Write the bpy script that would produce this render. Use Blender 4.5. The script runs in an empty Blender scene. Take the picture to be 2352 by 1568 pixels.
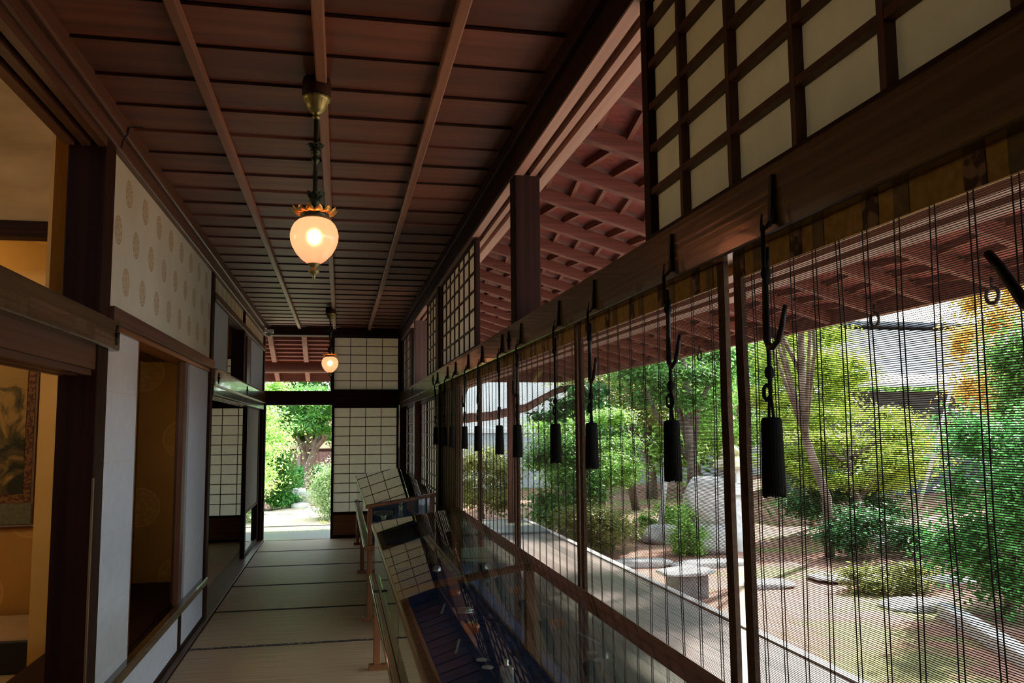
import bpy, math, random
import numpy as np
from mathutils import Vector, Matrix
random.seed(7); rng = np.random.default_rng(11)
scene = bpy.context.scene
COL = scene.collection
PI = math.pi

# ---------------------------------------------------------------- helpers
class MB:
    def __init__(s): s.v=[]; s.f=[]; s.m=[]; s.cur=0
    def add(s, vs, fs):
        n=len(s.v); s.v+= [tuple(v) for v in vs]; s.f+=[tuple(i+n for i in f) for f in fs]; s.m+=[s.cur]*len(fs); return s
    def box(s,x0,x1,y0,y1,z0,z1):
        if x0>x1: x0,x1=x1,x0
        if y0>y1: y0,y1=y1,y0
        if z0>z1: z0,z1=z1,z0
        vs=[(x0,y0,z0),(x1,y0,z0),(x1,y1,z0),(x0,y1,z0),(x0,y0,z1),(x1,y0,z1),(x1,y1,z1),(x0,y1,z1)]
        return s.add(vs,[(0,3,2,1),(4,5,6,7),(0,1,5,4),(1,2,6,5),(2,3,7,6),(3,0,4,7)])
    def hexa(s,p):   # 8 points, bottom ring then top ring
        return s.add(p,[(0,3,2,1),(4,5,6,7),(0,1,5,4),(1,2,6,5),(2,3,7,6),(3,0,4,7)])
    def beam(s,a,b,w,h,up=(0,0,1)):
        a=Vector(a); b=Vector(b); d=(b-a).normalized(); r=d.cross(Vector(up)).normalized(); u=r.cross(d).normalized()
        P=[]
        for c in (a,b):
            for sx,sz in ((-1,-1),(1,-1),(1,1),(-1,1)): P.append(c+r*sx*w/2+u*sz*h/2)
        return s.add(P,[(0,1,2,3),(7,6,5,4),(0,4,5,1),(1,5,6,2),(2,6,7,3),(3,7,4,0)])
    def tube(s,pts,rad,n=8,caps=True):
        pts=[Vector(p) for p in pts]
        if not hasattr(rad,'__len__'): rad=[rad]*len(pts)
        prev=None; vs=[]; fs=[]
        for i,p in enumerate(pts):
            d=(pts[min(i+1,len(pts)-1)]-pts[max(i-1,0)])
            if d.length<1e-9: d=Vector((0,0,1))
            d.normalize()
            if prev is None:
                r=d.cross(Vector((0,0,1)))
                if r.length<1e-3: r=d.cross(Vector((1,0,0)))
            else:
                r=prev-d*prev.dot(d)
            r.normalize(); prev=r; u=d.cross(r)
            for k in range(n):
                t=2*PI*k/n; vs.append(p+(r*math.cos(t)+u*math.sin(t))*rad[i])
        for i in range(len(pts)-1):
            for k in range(n):
                a=i*n+k; b=i*n+(k+1)%n; fs.append((a,b,b+n,a+n))
        if caps:
            fs.append(tuple(reversed(range(n)))); fs.append(tuple((len(pts)-1)*n+k for k in range(n)))
        return s.add(vs,fs)
    def lathe(s,prof,c=(0,0,0),n=24,flute=0,fn=0):
        vs=[];fs=[]
        for r,z in prof:
            for k in range(n):
                t=2*PI*k/n; rr=r*(1+flute*math.cos(fn*t)) if fn else r
                vs.append((c[0]+rr*math.cos(t),c[1]+rr*math.sin(t),c[2]+z))
        for i in range(len(prof)-1):
            for k in range(n):
                a=i*n+k;b=i*n+(k+1)%n
                fs.append((a,b,b+n,a+n))
        if prof[0][0]>1e-4: fs.append(tuple(reversed(range(n))))
        if prof[-1][0]>1e-4: fs.append(tuple((len(prof)-1)*n+k for k in range(n)))
        return s.add(vs,fs)
    def rock(s,c,r,seed=0,n=3,rough=.22):
        import bmesh
        bm=bmesh.new(); bmesh.ops.create_icosphere(bm,subdivisions=n,radius=1)
        R=random.Random(seed); ph=[R.uniform(0,6) for _ in range(9)]
        vs=[]
        for v in bm.verts:
            x,y,z=v.co
            k=1+rough*(math.sin(2.3*x+ph[0])*math.cos(2.1*y+ph[1])+.6*math.sin(4.1*z+ph[2]+2*x)+.35*math.sin(7*y+ph[3])*math.cos(6*x+ph[4]))
            q=[x*k,y*k,z*k]
            for i in range(3): q[i]=max(-.86,min(.86,q[i]))
            vs.append((c[0]+q[0]*r[0],c[1]+q[1]*r[1],c[2]+q[2]*r[2]))
        fs=[tuple(v.index for v in f.verts) for f in bm.faces]; bm.free()
        return s.add(vs,fs)
    def build(s,name,mats,parent=None,smooth=False,bevel=0,loc=None):
        me=bpy.data.meshes.new(name); me.from_pydata(s.v,[],s.f)
        if not isinstance(mats,(list,tuple)): mats=[mats]
        for m in mats: me.materials.append(m)
        if len(mats)>1: me.polygons.foreach_set('material_index',s.m)
        if smooth: me.polygons.foreach_set('use_smooth',[True]*len(me.polygons))
        me.update()
        o=bpy.data.objects.new(name,me); COL.objects.link(o)
        if parent is not None:
            o.parent=parent
        if loc is not None: o.location=loc
        if bevel:
            b=o.modifiers.new('bevel','BEVEL'); b.width=bevel; b.segments=2; b.limit_method='ANGLE'
        return o

def tag(o,label=None,cat=None,group=None,kind=None):
    if label: o['label']=label
    if cat: o['category']=cat
    if group: o['group']=group
    if kind: o['kind']=kind
    return o
def empty(name,loc=(0,0,0),label=None,cat=None,group=None,kind=None):
    o=bpy.data.objects.new(name,None); o.empty_display_size=.1; COL.objects.link(o); o.location=loc
    return tag(o,label,cat,group,kind)
def S(o,label=None): return tag(o,label,kind='structure')
def copy_tree(o,parent=None):
    c=o.copy(); COL.objects.link(c); c.parent=parent
    for ch in list(o.children): copy_tree(ch,c)
    return c

# ---------------------------------------------------------------- materials
def newmat(name):
    m=bpy.data.materials.new(name); m.use_nodes=True; nt=m.node_tree; nt.nodes.clear()
    out=nt.nodes.new('ShaderNodeOutputMaterial'); return m,nt,out
def N(nt,t,**k):
    n=nt.nodes.new(t)
    for a,b in k.items():
        if a in n.inputs: n.inputs[a].default_value=b
        else: setattr(n,a,b)
    return n
def rgba(c): return (c[0],c[1],c[2],1)
def coords(nt,scale=(1,1,1),which='Object'):
    tc=N(nt,'ShaderNodeTexCoord'); mp=N(nt,'ShaderNodeMapping'); mp.inputs['Scale'].default_value=scale
    nt.links.new(tc.outputs[which],mp.inputs['Vector']); return mp.outputs['Vector']
def ramp(nt,fac,stops):
    r=N(nt,'ShaderNodeValToRGB'); e=r.color_ramp.elements
    while len(e)<len(stops): e.new(.5)
    for i,(p,c) in enumerate(stops): e[i].position=p; e[i].color=rgba(c)
    nt.links.new(fac,r.inputs['Fac']); return r.outputs['Color']
def noisy(name,c1,c2,scale=(1,1,1),nscale=5,rough=.6,detail=4,bump=0,spec=.5,metal=0,extra=None,coat=0,lo=.35,hi=.65):
    m,nt,out=newmat(name); v=coords(nt,scale)
    n=N(nt,'ShaderNodeTexNoise',Scale=nscale,Detail=detail); nt.links.new(v,n.inputs['Vector'])
    col=ramp(nt,n.outputs['Fac'],[(lo,c1),(hi,c2)])
    b=N(nt,'ShaderNodeBsdfPrincipled',Roughness=rough,Metallic=metal)
    b.inputs['Specular IOR Level'].default_value=spec; b.inputs['Coat Weight'].default_value=coat
    nt.links.new(col,b.inputs['Base Color'])
    if bump:
        bp=N(nt,'ShaderNodeBump',Strength=bump,Distance=.01); nt.links.new(n.outputs['Fac'],bp.inputs['Height']); nt.links.new(bp.outputs['Normal'],b.inputs['Normal'])
    nt.links.new(b.outputs['BSDF'],out.inputs['Surface']); return m
def wood(name,c1,c2,axis='y',rough=.5,spec=.4,fine=60,bump=.08,coat=0):
    sc={'x':(.5,fine/3,fine),'y':(fine/3,.5,fine),'z':(fine/2,fine/2,.5)}[axis]
    return noisy(name,c1,c2,sc,1.0,rough,5,bump,spec,coat=coat,lo=.3,hi=.7)
def planks(name,c1,c2,axis,width,offset=0,rough=.6,spec=.3,gap=.02,vary=.35,fine=50):
    # axis = direction across which the boards repeat ('x' or 'y'); per-board tone, grain, dark joint
    m,nt,out=newmat(name)
    tc=N(nt,'ShaderNodeTexCoord'); sep=N(nt,'ShaderNodeSeparateXYZ'); nt.links.new(tc.outputs['Object'],sep.inputs[0])
    a=N(nt,'ShaderNodeMath',operation='ADD'); a.inputs[1].default_value=-offset; nt.links.new(sep.outputs['X' if axis=='x' else 'Y'],a.inputs[0])
    d=N(nt,'ShaderNodeMath',operation='DIVIDE'); d.inputs[1].default_value=width; nt.links.new(a.outputs[0],d.inputs[0])
    fl=N(nt,'ShaderNodeMath',operation='FLOOR'); nt.links.new(d.outputs[0],fl.inputs[0])
    fr=N(nt,'ShaderNodeMath',operation='FRACT'); nt.links.new(d.outputs[0],fr.inputs[0])
    wn=N(nt,'ShaderNodeTexWhiteNoise',noise_dimensions='1D'); nt.links.new(fl.outputs[0],wn.inputs['W'])
    mp=N(nt,'ShaderNodeMapping'); mp.inputs['Scale'].default_value=(fine/3,.7,1) if axis=='x' else (.7,fine/3,1)
    nt.links.new(tc.outputs['Object'],mp.inputs['Vector'])
    av=N(nt,'ShaderNodeVectorMath',operation='ADD'); nt.links.new(mp.outputs[0],av.inputs[0]); nt.links.new(wn.outputs['Color'],av.inputs[1])
    sc=N(nt,'ShaderNodeVectorMath',operation='SCALE'); 
    no=N(nt,'ShaderNodeTexNoise',Scale=1.0,Detail=6,Distortion=.4); nt.links.new(av.outputs[0],no.inputs['Vector'])
    col=ramp(nt,no.outputs['Fac'],[(.3,c1),(.7,c2)])
    mr=N(nt,'ShaderNodeMapRange'); mr.inputs['To Min'].default_value=1-vary; mr.inputs['To Max'].default_value=1+vary; nt.links.new(wn.outputs['Value'],mr.inputs['Value'])
    mu=N(nt,'ShaderNodeVectorMath',operation='SCALE'); nt.links.new(col,mu.inputs[0]); nt.links.new(mr.outputs[0],mu.inputs['Scale'])
    gp=N(nt,'ShaderNodeMath',operation='GREATER_THAN'); gp.inputs[1].default_value=gap; nt.links.new(fr.outputs[0],gp.inputs[0])
    g2=N(nt,'ShaderNodeVectorMath',operation='SCALE'); nt.links.new(mu.outputs[0],g2.inputs[0])
    g3=N(nt,'ShaderNodeMapRange'); g3.inputs['To Min'].default_value=.25; nt.links.new(gp.outputs[0],g3.inputs['Value']); nt.links.new(g3.outputs[0],g2.inputs['Scale'])
    b=N(nt,'ShaderNodeBsdfPrincipled',Roughness=rough); b.inputs['Specular IOR Level'].default_value=spec
    nt.links.new(g2.outputs[0],b.inputs['Base Color']); nt.links.new(b.outputs['BSDF'],out.inputs['Surface']); return m
def paper(name,col,trans=.45,rough=.9):
    m,nt,out=newmat(name); v=coords(nt,(3,3,3)); n=N(nt,'ShaderNodeTexNoise',Scale=6,Detail=5); nt.links.new(v,n.inputs['Vector'])
    c=ramp(nt,n.outputs['Fac'],[(.3,tuple(x*.93 for x in col)),(.7,col)])
    d=N(nt,'ShaderNodeBsdfDiffuse'); t=N(nt,'ShaderNodeBsdfTranslucent'); mx=N(nt,'ShaderNodeMixShader'); mx.inputs[0].default_value=trans
    nt.links.new(c,d.inputs['Color']); nt.links.new(c,t.inputs['Color']); nt.links.new(d.outputs[0],mx.inputs[1]); nt.links.new(t.outputs[0],mx.inputs[2])
    nt.links.new(mx.outputs[0],out.inputs['Surface']); return m
def medallion(name,base,mark,u,v,du,dv,r,u0=0,v0=0,base2=None,metal=0,rough=.6,contrast=1):
    # round crests in a staggered grid printed on the paper; u,v axis names
    m,nt,out=newmat(name)
    tc=N(nt,'ShaderNodeTexCoord'); sep=N(nt,'ShaderNodeSeparateXYZ'); nt.links.new(tc.outputs['Object'],sep.inputs[0])
    def M(op,a,b=None):
        n=N(nt,'ShaderNodeMath',operation=op)
        if op=='MULTIPLY_ADD': n.inputs[2].default_value=.4
        for i,x in enumerate((a,b)):
            if x is None: continue
            if isinstance(x,(int,float)): n.inputs[i].default_value=x
            else: nt.links.new(x,n.inputs[i])
        return n.outputs[0]
    U=M('DIVIDE',M('SUBTRACT',sep.outputs[u],u0),du); V=M('DIVIDE',M('SUBTRACT',sep.outputs[v],v0),dv)
    row=M('FLOOR',M('ADD',V,.5)); sh=M('MULTIPLY',M('MODULO',M('ABSOLUTE',row),2),.5)
    Us=M('ADD',U,sh)
    fu=M('MULTIPLY',M('SUBTRACT',M('FRACT',M('ADD',Us,.5)),.5),du); fv=M('MULTIPLY',M('SUBTRACT',M('FRACT',M('ADD',V,.5)),.5),dv)
    dist=M('SQRT',M('ADD',M('MULTIPLY',fu,fu),M('MULTIPLY',fv,fv)))
    ang=M('ARCTAN2',fu,fv)
    inside=M('LESS_THAN',dist,r)
    pet=M('SINE',M('MULTIPLY',ang,8)); rings=M('SINE',M('MULTIPLY',dist,2*PI*3.2/r))
    vo=N(nt,'ShaderNodeTexVoronoi',Scale=5.5/r); nt.links.new(tc.outputs['Object'],vo.inputs['Vector'])
    pat=M('GREATER_THAN',M('ADD',M('ADD',M('MULTIPLY',pet,.5),M('MULTIPLY',rings,.45)),M('MULTIPLY',M('SUBTRACT',.42,vo.outputs['Distance']),2.6)),0.0)
    edge=M('GREATER_THAN',dist,r*.9)
    fac=M('MULTIPLY',M('MULTIPLY',inside,M('MULTIPLY_ADD',M('MAXIMUM',pat,edge),.6)),contrast)
    n=N(nt,'ShaderNodeTexNoise',Scale=2.2,Detail=5); nt.links.new(tc.outputs['Object'],n.inputs['Vector'])
    c=ramp(nt,n.outputs['Fac'],[(.3,base2 or tuple(x*.85 for x in base)),(.7,base)])
    mx=N(nt,'ShaderNodeMix',data_type='RGBA'); nt.links.new(fac,mx.inputs[0]); nt.links.new(c,mx.inputs[6]); mx.inputs[7].default_value=rgba(mark)
    b=N(nt,'ShaderNodeBsdfPrincipled',Roughness=rough,Metallic=metal); nt.links.new(mx.outputs[2],b.inputs['Base Color'])
    nt.links.new(b.outputs[0],out.inputs['Surface']); return m
def glass(name,tint=(.93,.97,.95),rough=0.0,refl=1.0):
    m,nt,out=newmat(name); t=N(nt,'ShaderNodeBsdfTransparent'); t.inputs['Color'].default_value=rgba(tint)
    g=N(nt,'ShaderNodeBsdfGlossy',Roughness=rough); f=N(nt,'ShaderNodeFresnel',IOR=1.52)
    mu=N(nt,'ShaderNodeMath',operation='MULTIPLY',use_clamp=True); mu.inputs[1].default_value=1.5*refl; nt.links.new(f.outputs[0],mu.inputs[0])
    ge=N(nt,'ShaderNodeNewGeometry'); iv=N(nt,'ShaderNodeMath',operation='SUBTRACT'); iv.inputs[0].default_value=1; nt.links.new(ge.outputs['Backfacing'],iv.inputs[1])
    fm=N(nt,'ShaderNodeMath',operation='MULTIPLY'); nt.links.new(mu.outputs[0],fm.inputs[0]); nt.links.new(iv.outputs[0],fm.inputs[1])
    mx=N(nt,'ShaderNodeMixShader'); nt.links.new(fm.outputs[0],mx.inputs[0]); nt.links.new(t.outputs[0],mx.inputs[1]); nt.links.new(g.outputs[0],mx.inputs[2])
    nt.links.new(mx.outputs[0],out.inputs['Surface']); return m
def leafmat(name,c1,c2,trans=.4):
    m,nt,out=newmat(name); v=coords(nt,(1,1,1)); n=N(nt,'ShaderNodeTexNoise',Scale=3.5,Detail=6,Roughness=.8); nt.links.new(v,n.inputs['Vector'])
    ge=N(nt,'ShaderNodeNewGeometry'); av=N(nt,'ShaderNodeMath',operation='MULTIPLY_ADD'); av.inputs[1].default_value=.35; nt.links.new(ge.outputs['Random Per Island'],av.inputs[0])
    sb_=N(nt,'ShaderNodeMath',operation='SUBTRACT'); sb_.inputs[1].default_value=.175; nt.links.new(n.outputs['Fac'],sb_.inputs[0]); nt.links.new(sb_.outputs[0],av.inputs[2])
    c=ramp(nt,av.outputs[0],[(.30,c1),(.62,c2),(.78,tuple(min(1,x*1.25+.06) for x in c2))])
    d=N(nt,'ShaderNodeBsdfPrincipled',Roughness=.45); d.inputs['Specular IOR Level'].default_value=.35
    t=N(nt,'ShaderNodeBsdfTranslucent'); mx=N(nt,'ShaderNodeMixShader'); mx.inputs[0].default_value=trans
    nt.links.new(c,d.inputs['Base Color']); nt.links.new(c,t.inputs['Color']); nt.links.new(d.outputs[0],mx.inputs[1]); nt.links.new(t.outputs[0],mx.inputs[2])
    nt.links.new(mx.outputs[0],out.inputs['Surface']); return m

W_dark1,W_dark2=(.030,.011,.008),(.075,.028,.018)
M={}
for a in 'xyz':
    M['dark'+a]=wood('dark reddish timber '+a,(.018,.006,.004),(.040,.014,.008),a,.6,.12)
    M['mid'+a]=wood('brown timber '+a,(.07,.03,.018),(.15,.068,.04),a,.42)
    M['warm'+a]=wood('warm polished timber '+a,(.16,.06,.02),(.30,.12,.045),a,.32)
M['post']=M['darkz']
M['nageshi']=wood('polished beam timber',(.070,.044,.018),(.145,.092,.038),'y',.24,.5,coat=.35)
M['batten']=wood('ceiling batten timber',(.20,.095,.06),(.34,.17,.11),'y',.5)
M['track']=wood('grooved rail timber',(.32,.19,.15),(.50,.32,.26),'y',.5)
M['ceil']=planks('ceiling boards',(.115,.044,.028),(.22,.083,.052),'y',.317,3.10-.317*20,.55,.35,.0,.22,30)
M['eave']=wood('eave board timber',(.19,.052,.045),(.31,.092,.078),'x',.6)
M['rafter']=wood('rafter timber',(.115,.038,.028),(.21,.072,.052),'x',.6)
M['raftery']=wood('rafter timber lengthwise',(.12,.042,.030),(.22,.078,.055),'y',.6)
M['veranda']=planks('veranda boards',(.10,.075,.066),(.19,.15,.132),'x',.14,.95,.4,.5,.06,.4,70)
M['lattice']=wood('lattice strips',(.045,.016,.009),(.10,.038,.02),'z',.5)
M['paper']=paper('shoji paper',(.78,.78,.62),.27)  # dimmer copy: weaker light on the near screens put into the colour
M['paperlit']=paper('lit shoji paper',(.84,.83,.74),.44)  # brighter copy: stronger light on the other screens put into the colour
M['panel']=paper('white door paper',(.72,.78,.83),.15)
M['ranma']=medallion('crested white wall paper',(.68,.66,.50),(.38,.26,.10),'Y','Z',.345,.2165,.067,4.27-.345*10,2.585-.2165*10,contrast=.9)
M['band']=medallion('crested frieze paper',(.80,.74,.55),(.50,.36,.16),'Y','Z',.30,.4,.09,7.3-3,2.62-4,contrast=.7)
M['gold']=medallion('gold crested wallpaper',(.62,.34,.07),(.90,.56,.14),'X','Z',.60,.52,.15,-2.10-6,1.90-5.2,(.52,.27,.05),.35,.45,.45)
M['goldside']=noisy('plain gold wallpaper',(.50,.28,.06),(.62,.36,.09),(1,1,1),2,.5)
M['cream']=noisy('aged cream plaster',(.42,.29,.11),(.60,.45,.20),(1,1,3),1.5,.8)
M['glass']=glass('clear case glass')
M['brass']=noisy('aged brass',(.28,.26,.10),(.42,.40,.17),(1,1,1),20,.4,3,0,.5,.75)
M['gilt']=noisy('gilt crown metal',(.75,.42,.10),(.9,.55,.16),(1,1,1),15,.35,3,0,.5,.8)
M['patina']=noisy('dark green bronze',(.02,.03,.018),(.06,.075,.04),(1,1,1),30,.4,4,.1,.5,.6)
M['iron']=noisy('black iron',(.008,.008,.009),(.02,.02,.02),(1,1,1),40,.45,3,.1,.5,.4)
M['thread']=noisy('black silk thread',(.004,.005,.005),(.012,.014,.013),(120,120,2),3,.85,3,.3,.2)
M['bamboo']=noisy('dark bamboo splints',(.06,.034,.02),(.13,.078,.045),(1,.3,40),4,.55)
M['edgecloth']=noisy('brown edge cloth',(.05,.028,.014),(.085,.05,.026),(1,1,1),60,.9)
M['twine']=noisy('dark binding twine',(.012,.008,.006),(.03,.02,.014),(1,1,1),60,.9)
M['yellowcloth']=noisy('yellow brocade cloth',(.30,.19,.045),(.42,.28,.08),(1,1,1),60,.85)
M['floralcloth']=noisy('dark figured brocade',(.07,.035,.022),(.24,.17,.10),(1,1,1),42,.85,1,lo=.48,hi=.56)
M['browncloth']=noisy('olive brocade',(.13,.10,.045),(.20,.15,.07),(1,1,1),40,.85)
M['white plastic']=noisy('white plastic',(.55,.6,.55),(.62,.66,.6),(1,1,1),4,.4)
M['velvet']=noisy('dark blue velvet',(.012,.034,.13),(.025,.065,.22),(1,1,1),12,.95,3,0,.2)
M['amber']=noisy('carved reddish amber',(.30,.05,.015),(.55,.13,.04),(1,1,1),30,.25,3,0,.5,coat=.6)
M['silver']=noisy('worn silver',(.5,.5,.5),(.75,.75,.74),(1,1,1),30,.3,3,0,.5,.9)
M['ivory']=noisy('white card disc',(.6,.6,.58),(.7,.7,.66),(1,1,1),30,.6)
m,nt,out=newmat('cut glass'); b=N(nt,'ShaderNodeBsdfPrincipled',Roughness=.05); b.inputs['Base Color'].default_value=(.8,.9,.92,1); b.inputs['Transmission Weight'].default_value=.75; b.inputs['IOR'].default_value=1.3
nt.links.new(b.outputs[0],out.inputs[0]); M['cutglass']=m

# tatami: fine woven rush, ribs running across the corridor (x)
m,nt,out=newmat('tatami rush'); tc=N(nt,'ShaderNodeTexCoord'); mp=N(nt,'ShaderNodeMapping'); mp.inputs['Scale'].default_value=(1.2,40,1)
nt.links.new(tc.outputs['Object'],mp.inputs[0]); n1=N(nt,'ShaderNodeTexNoise',Scale=1.5,Detail=6); nt.links.new(mp.outputs[0],n1.inputs['Vector'])
wv=N(nt,'ShaderNodeTexWave',Scale=28,Distortion=.6); wv.bands_direction='Y'; nt.links.new(tc.outputs['Object'],wv.inputs['Vector'])
c=ramp(nt,n1.outputs['Fac'],[(.3,(.56,.41,.23)),(.7,(.80,.62,.39))])
mx=N(nt,'ShaderNodeMix',data_type='RGBA',blend_type='MULTIPLY'); mx.inputs[0].default_value=.25; nt.links.new(c,mx.inputs[6]); nt.links.new(wv.outputs['Color'],mx.inputs[7])
b=N(nt,'ShaderNodeBsdfPrincipled',Roughness=.55); bp=N(nt,'ShaderNodeBump',Strength=.25,Distance=.002); nt.links.new(wv.outputs['Fac'],bp.inputs['Height']); nt.links.new(bp.outputs[0],b.inputs['Normal'])
nt.links.new(mx.outputs[2],b.inputs['Base Color']); nt.links.new(b.outputs[0],out.inputs[0]); M['tatami']=m
# patterned cloth border: small pale motifs on indigo grey
m,nt,out=newmat('figured mat border'); tc=N(nt,'ShaderNodeTexCoord'); vo=N(nt,'ShaderNodeTexVoronoi',Scale=38); nt.links.new(tc.outputs['Object'],vo.inputs['Vector'])
c=ramp(nt,vo.outputs['Distance'],[(.28,(.42,.40,.36)),(.42,(.07,.065,.07))]); b=N(nt,'ShaderNodeBsdfPrincipled',Roughness=.8); nt.links.new(c,b.inputs['Base Color']); nt.links.new(b.outputs[0],out.inputs[0]); M['heri']=m
M['heridark']=noisy('dark mat border',(.03,.022,.016),(.055,.04,.03),(1,1,1),30,.8)
# lamp globe
m,nt,out=newmat('frosted lamp globe')
rf=N(nt,'ShaderNodeBsdfRefraction',Roughness=.62,IOR=1.5); rf.inputs['Color'].default_value=(1,.52,.36,1)
tl=N(nt,'ShaderNodeBsdfTranslucent'); tl.inputs['Color'].default_value=(.8,.36,.24,1); gl=N(nt,'ShaderNodeBsdfGlossy',Roughness=.12); gl.inputs['Color'].default_value=(1,.9,.8,1)
m1=N(nt,'ShaderNodeMixShader'); m1.inputs[0].default_value=.5; nt.links.new(rf.outputs[0],m1.inputs[1]); nt.links.new(tl.outputs[0],m1.inputs[2])
m2=N(nt,'ShaderNodeMixShader'); m2.inputs[0].default_value=.06; nt.links.new(m1.outputs[0],m2.inputs[1]); nt.links.new(gl.outputs[0],m2.inputs[2])
em=N(nt,'ShaderNodeEmission',Strength=.11); em.inputs['Color'].default_value=(1,.38,.26,1); ad=N(nt,'ShaderNodeAddShader'); nt.links.new(m2.outputs[0],ad.inputs[0]); nt.links.new(em.outputs[0],ad.inputs[1])
nt.links.new(ad.outputs[0],out.inputs[0]); M['globe']=m
m,nt,out=newmat('glowing bulb'); em=N(nt,'ShaderNodeEmission',Strength=16); em.inputs['Color'].default_value=(1,.64,.38,1); nt.links.new(em.outputs[0],out.inputs[0]); M['bulb']=m
# outside
M['stone']=noisy('grey garden stone',(.30,.30,.29),(.58,.57,.54),(1,1,1),4,.9,8,.5)
M['mossstone']=noisy('mossy lantern stone',(.28,.26,.08),(.55,.52,.42),(1,1,1),6,.9,6,.4)
M['lanternstone']=noisy('pale granite',(.50,.50,.49),(.66,.66,.65),(1,1,1),20,.9,6,.2)
M['bark']=noisy('grey brown bark',(.10,.075,.06),(.24,.19,.16),(1,1,.3),9,.9,8,.6)
M['redbark']=noisy('reddish pine bark',(.20,.10,.08),(.42,.26,.22),(1,1,.6),9,.9,8,.6)
M['bamboopole']=noisy('pale bamboo pole',(.55,.5,.42),(.72,.68,.6),(1,1,.4),8,.5)
M['plaster']=noisy('white plaster',(.66,.70,.72),(.78,.8,.8),(1,1,1),2,.9)
M['greywall']=noisy('blue grey wall boards',(.36,.42,.46),(.46,.52,.56),(1,1,1),2,.8)
M['ochre']=noisy('ochre earth wall',(.48,.38,.22),(.62,.50,.32),(1,1,1),3,.9)
M['redboard']=planks('red brown fence boards',(.13,.065,.055),(.24,.13,.11),'x',.16,0,.8,.3,.06,.2)
M['roofmetal']=noisy('pale metal roofing',(.55,.62,.68),(.68,.74,.8),(1,1,1),3,.35)
M['rooftile']=noisy('dark roof tiles',(.09,.10,.12),(.17,.18,.20),(1,1,1),8,.5)
M['bluewall']=noisy('dark weatherboard wall',(.07,.085,.10),(.12,.14,.16),(1,1,6),3,.8)
# ground: sand path, reddish needles, moss
m,nt,out=newmat('garden ground'); tc=N(nt,'ShaderNodeTexCoord')
n1=N(nt,'ShaderNodeTexNoise',Scale=.55,Detail=5,Roughness=.65); n2=N(nt,'ShaderNodeTexNoise',Scale=9,Detail=8,Roughness=.75)
nt.links.new(tc.outputs['Object'],n1.inputs['Vector']); nt.links.new(tc.outputs['Object'],n2.inputs['Vector'])
c1=ramp(nt,n1.outputs['Fac'],[(.38,(.16,.17,.06)),(.46,(.25,.125,.085)),(.56,(.31,.185,.145)),(.66,(.17,.20,.06))])
c2=ramp(nt,n2.outputs['Fac'],[(.3,(.55,.5,.5)),(.7,(1.25,1.2,1.15))])
mx=N(nt,'ShaderNodeMix',data_type='RGBA',blend_type='MULTIPLY'); mx.inputs[0].default_value=1; nt.links.new(c1,mx.inputs[6]); nt.links.new(c2,mx.inputs[7])
b=N(nt,'ShaderNodeBsdfPrincipled',Roughness=.95); bp=N(nt,'ShaderNodeBump',Strength=.6,Distance=.03); nt.links.new(n2.outputs['Fac'],bp.inputs['Height']); nt.links.new(bp.outputs[0],b.inputs['Normal'])
nt.links.new(mx.outputs[2],b.inputs['Base Color']); nt.links.new(b.outputs[0],out.inputs[0]); M['ground']=m
M['sand']=noisy('pale sand',(.42,.33,.23),(.56,.47,.36),(1,1,1),6,.95,8,.3)

L,R=-1.0,.81; YE=11.7; YB=-2.6; ZC=2.83
# ================================================================ SETTING
MB().box(-6,1.02,YB-.2,YE+.35,-.30,-.055).build('floor',M['midy'])and None
S(bpy.data.objects['floor'])
S(MB().box(-1.17,L+.03,YB,YE,-.055,.012).build('trim_1',M['midy'],bevel=.002))       # left sill beside the mats
sl=MB(); sl.box(R-.02,R+.20,YB,YE+.1,-.055,-.012)
for k in range(3): sl.box(R+.0+.06*k,R+.03+.06*k,YB,YE,-.012,.012)
S(sl.build('trim_2',M['midy']))
S(MB().box(L,R,YE-.02,YE+.16,-.055,.0).build('trim_3',M['midx'],bevel=.003))
# ceiling: overlapping boards laid across the corridor
cb=MB(); w=.317
for k in range(-20,30):
    y0=3.10+w*k
    if y0<YB or y0>YE-.05: continue
    y1=min(y0+w-.009,YE); g=.004*math.sin(k*2.3)
    cb.hexa([(L,y0,ZC+.000),(R,y0,ZC+.000),(R,y1,ZC+.010+g*.5),(L,y1,ZC+.010),(L,y0,ZC+.012),(R,y0,ZC+.012),(R,y1,ZC+.022+g*.5),(L,y1,ZC+.022)])
cb.box(L,R,YB,YE,ZC+.05,ZC+.07)
S(cb.build('ceiling',M['ceil']))
for i,x in enumerate((-.548,-.088,.378)):
    S(MB().box(x-.021,x+.021,YB,YE-.10,ZC-.036,ZC+.006).build('trim_%d'%(4+i),M['batten'],bevel=.006))
# edge mouldings
mo=MB(); mo.box(L-.03,L+.045,YB,YE,2.765,ZC+.02); mo.box(L-.03,L+.02,YB,YE,2.70,2.768)
S(mo.build('trim_7',M['midy'],bevel=.008))
mo=MB(); mo.box(R-.035,R+.05,YB,YE,2.765,ZC+.02); mo.box(R-.008,R+.05,YB,YE,2.665,2.768)
S(mo.build('trim_8',M['darky'],bevel=.006))
# upper slide track on the right (two grooves underneath)
tr=MB(); tr.box(R,R+.19,YB,YE,2.685,2.74)
for x0,x1 in ((R,R+.045),(R+.075,R+.105),(R+.135,R+.19)): tr.box(x0,x1,YB,YE,2.655,2.686)
S(tr.build('trim_9',M['track']))
S(MB().box(R+.045,R+.2,YB,YE,2.74,3.2).build('wall_right',M['darky']))
# upper slide track left, over the open room
tr=MB(); tr.box(L-.17,L,YB,3.80,2.70,2.76)
for x0,x1 in ((L-.035,L),(L-.10,L-.065),(L-.17,L-.13)): tr.box(x0,x1,YB,3.80,2.665,2.702)
S(tr.build('trim_10',M['midy']))
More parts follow.
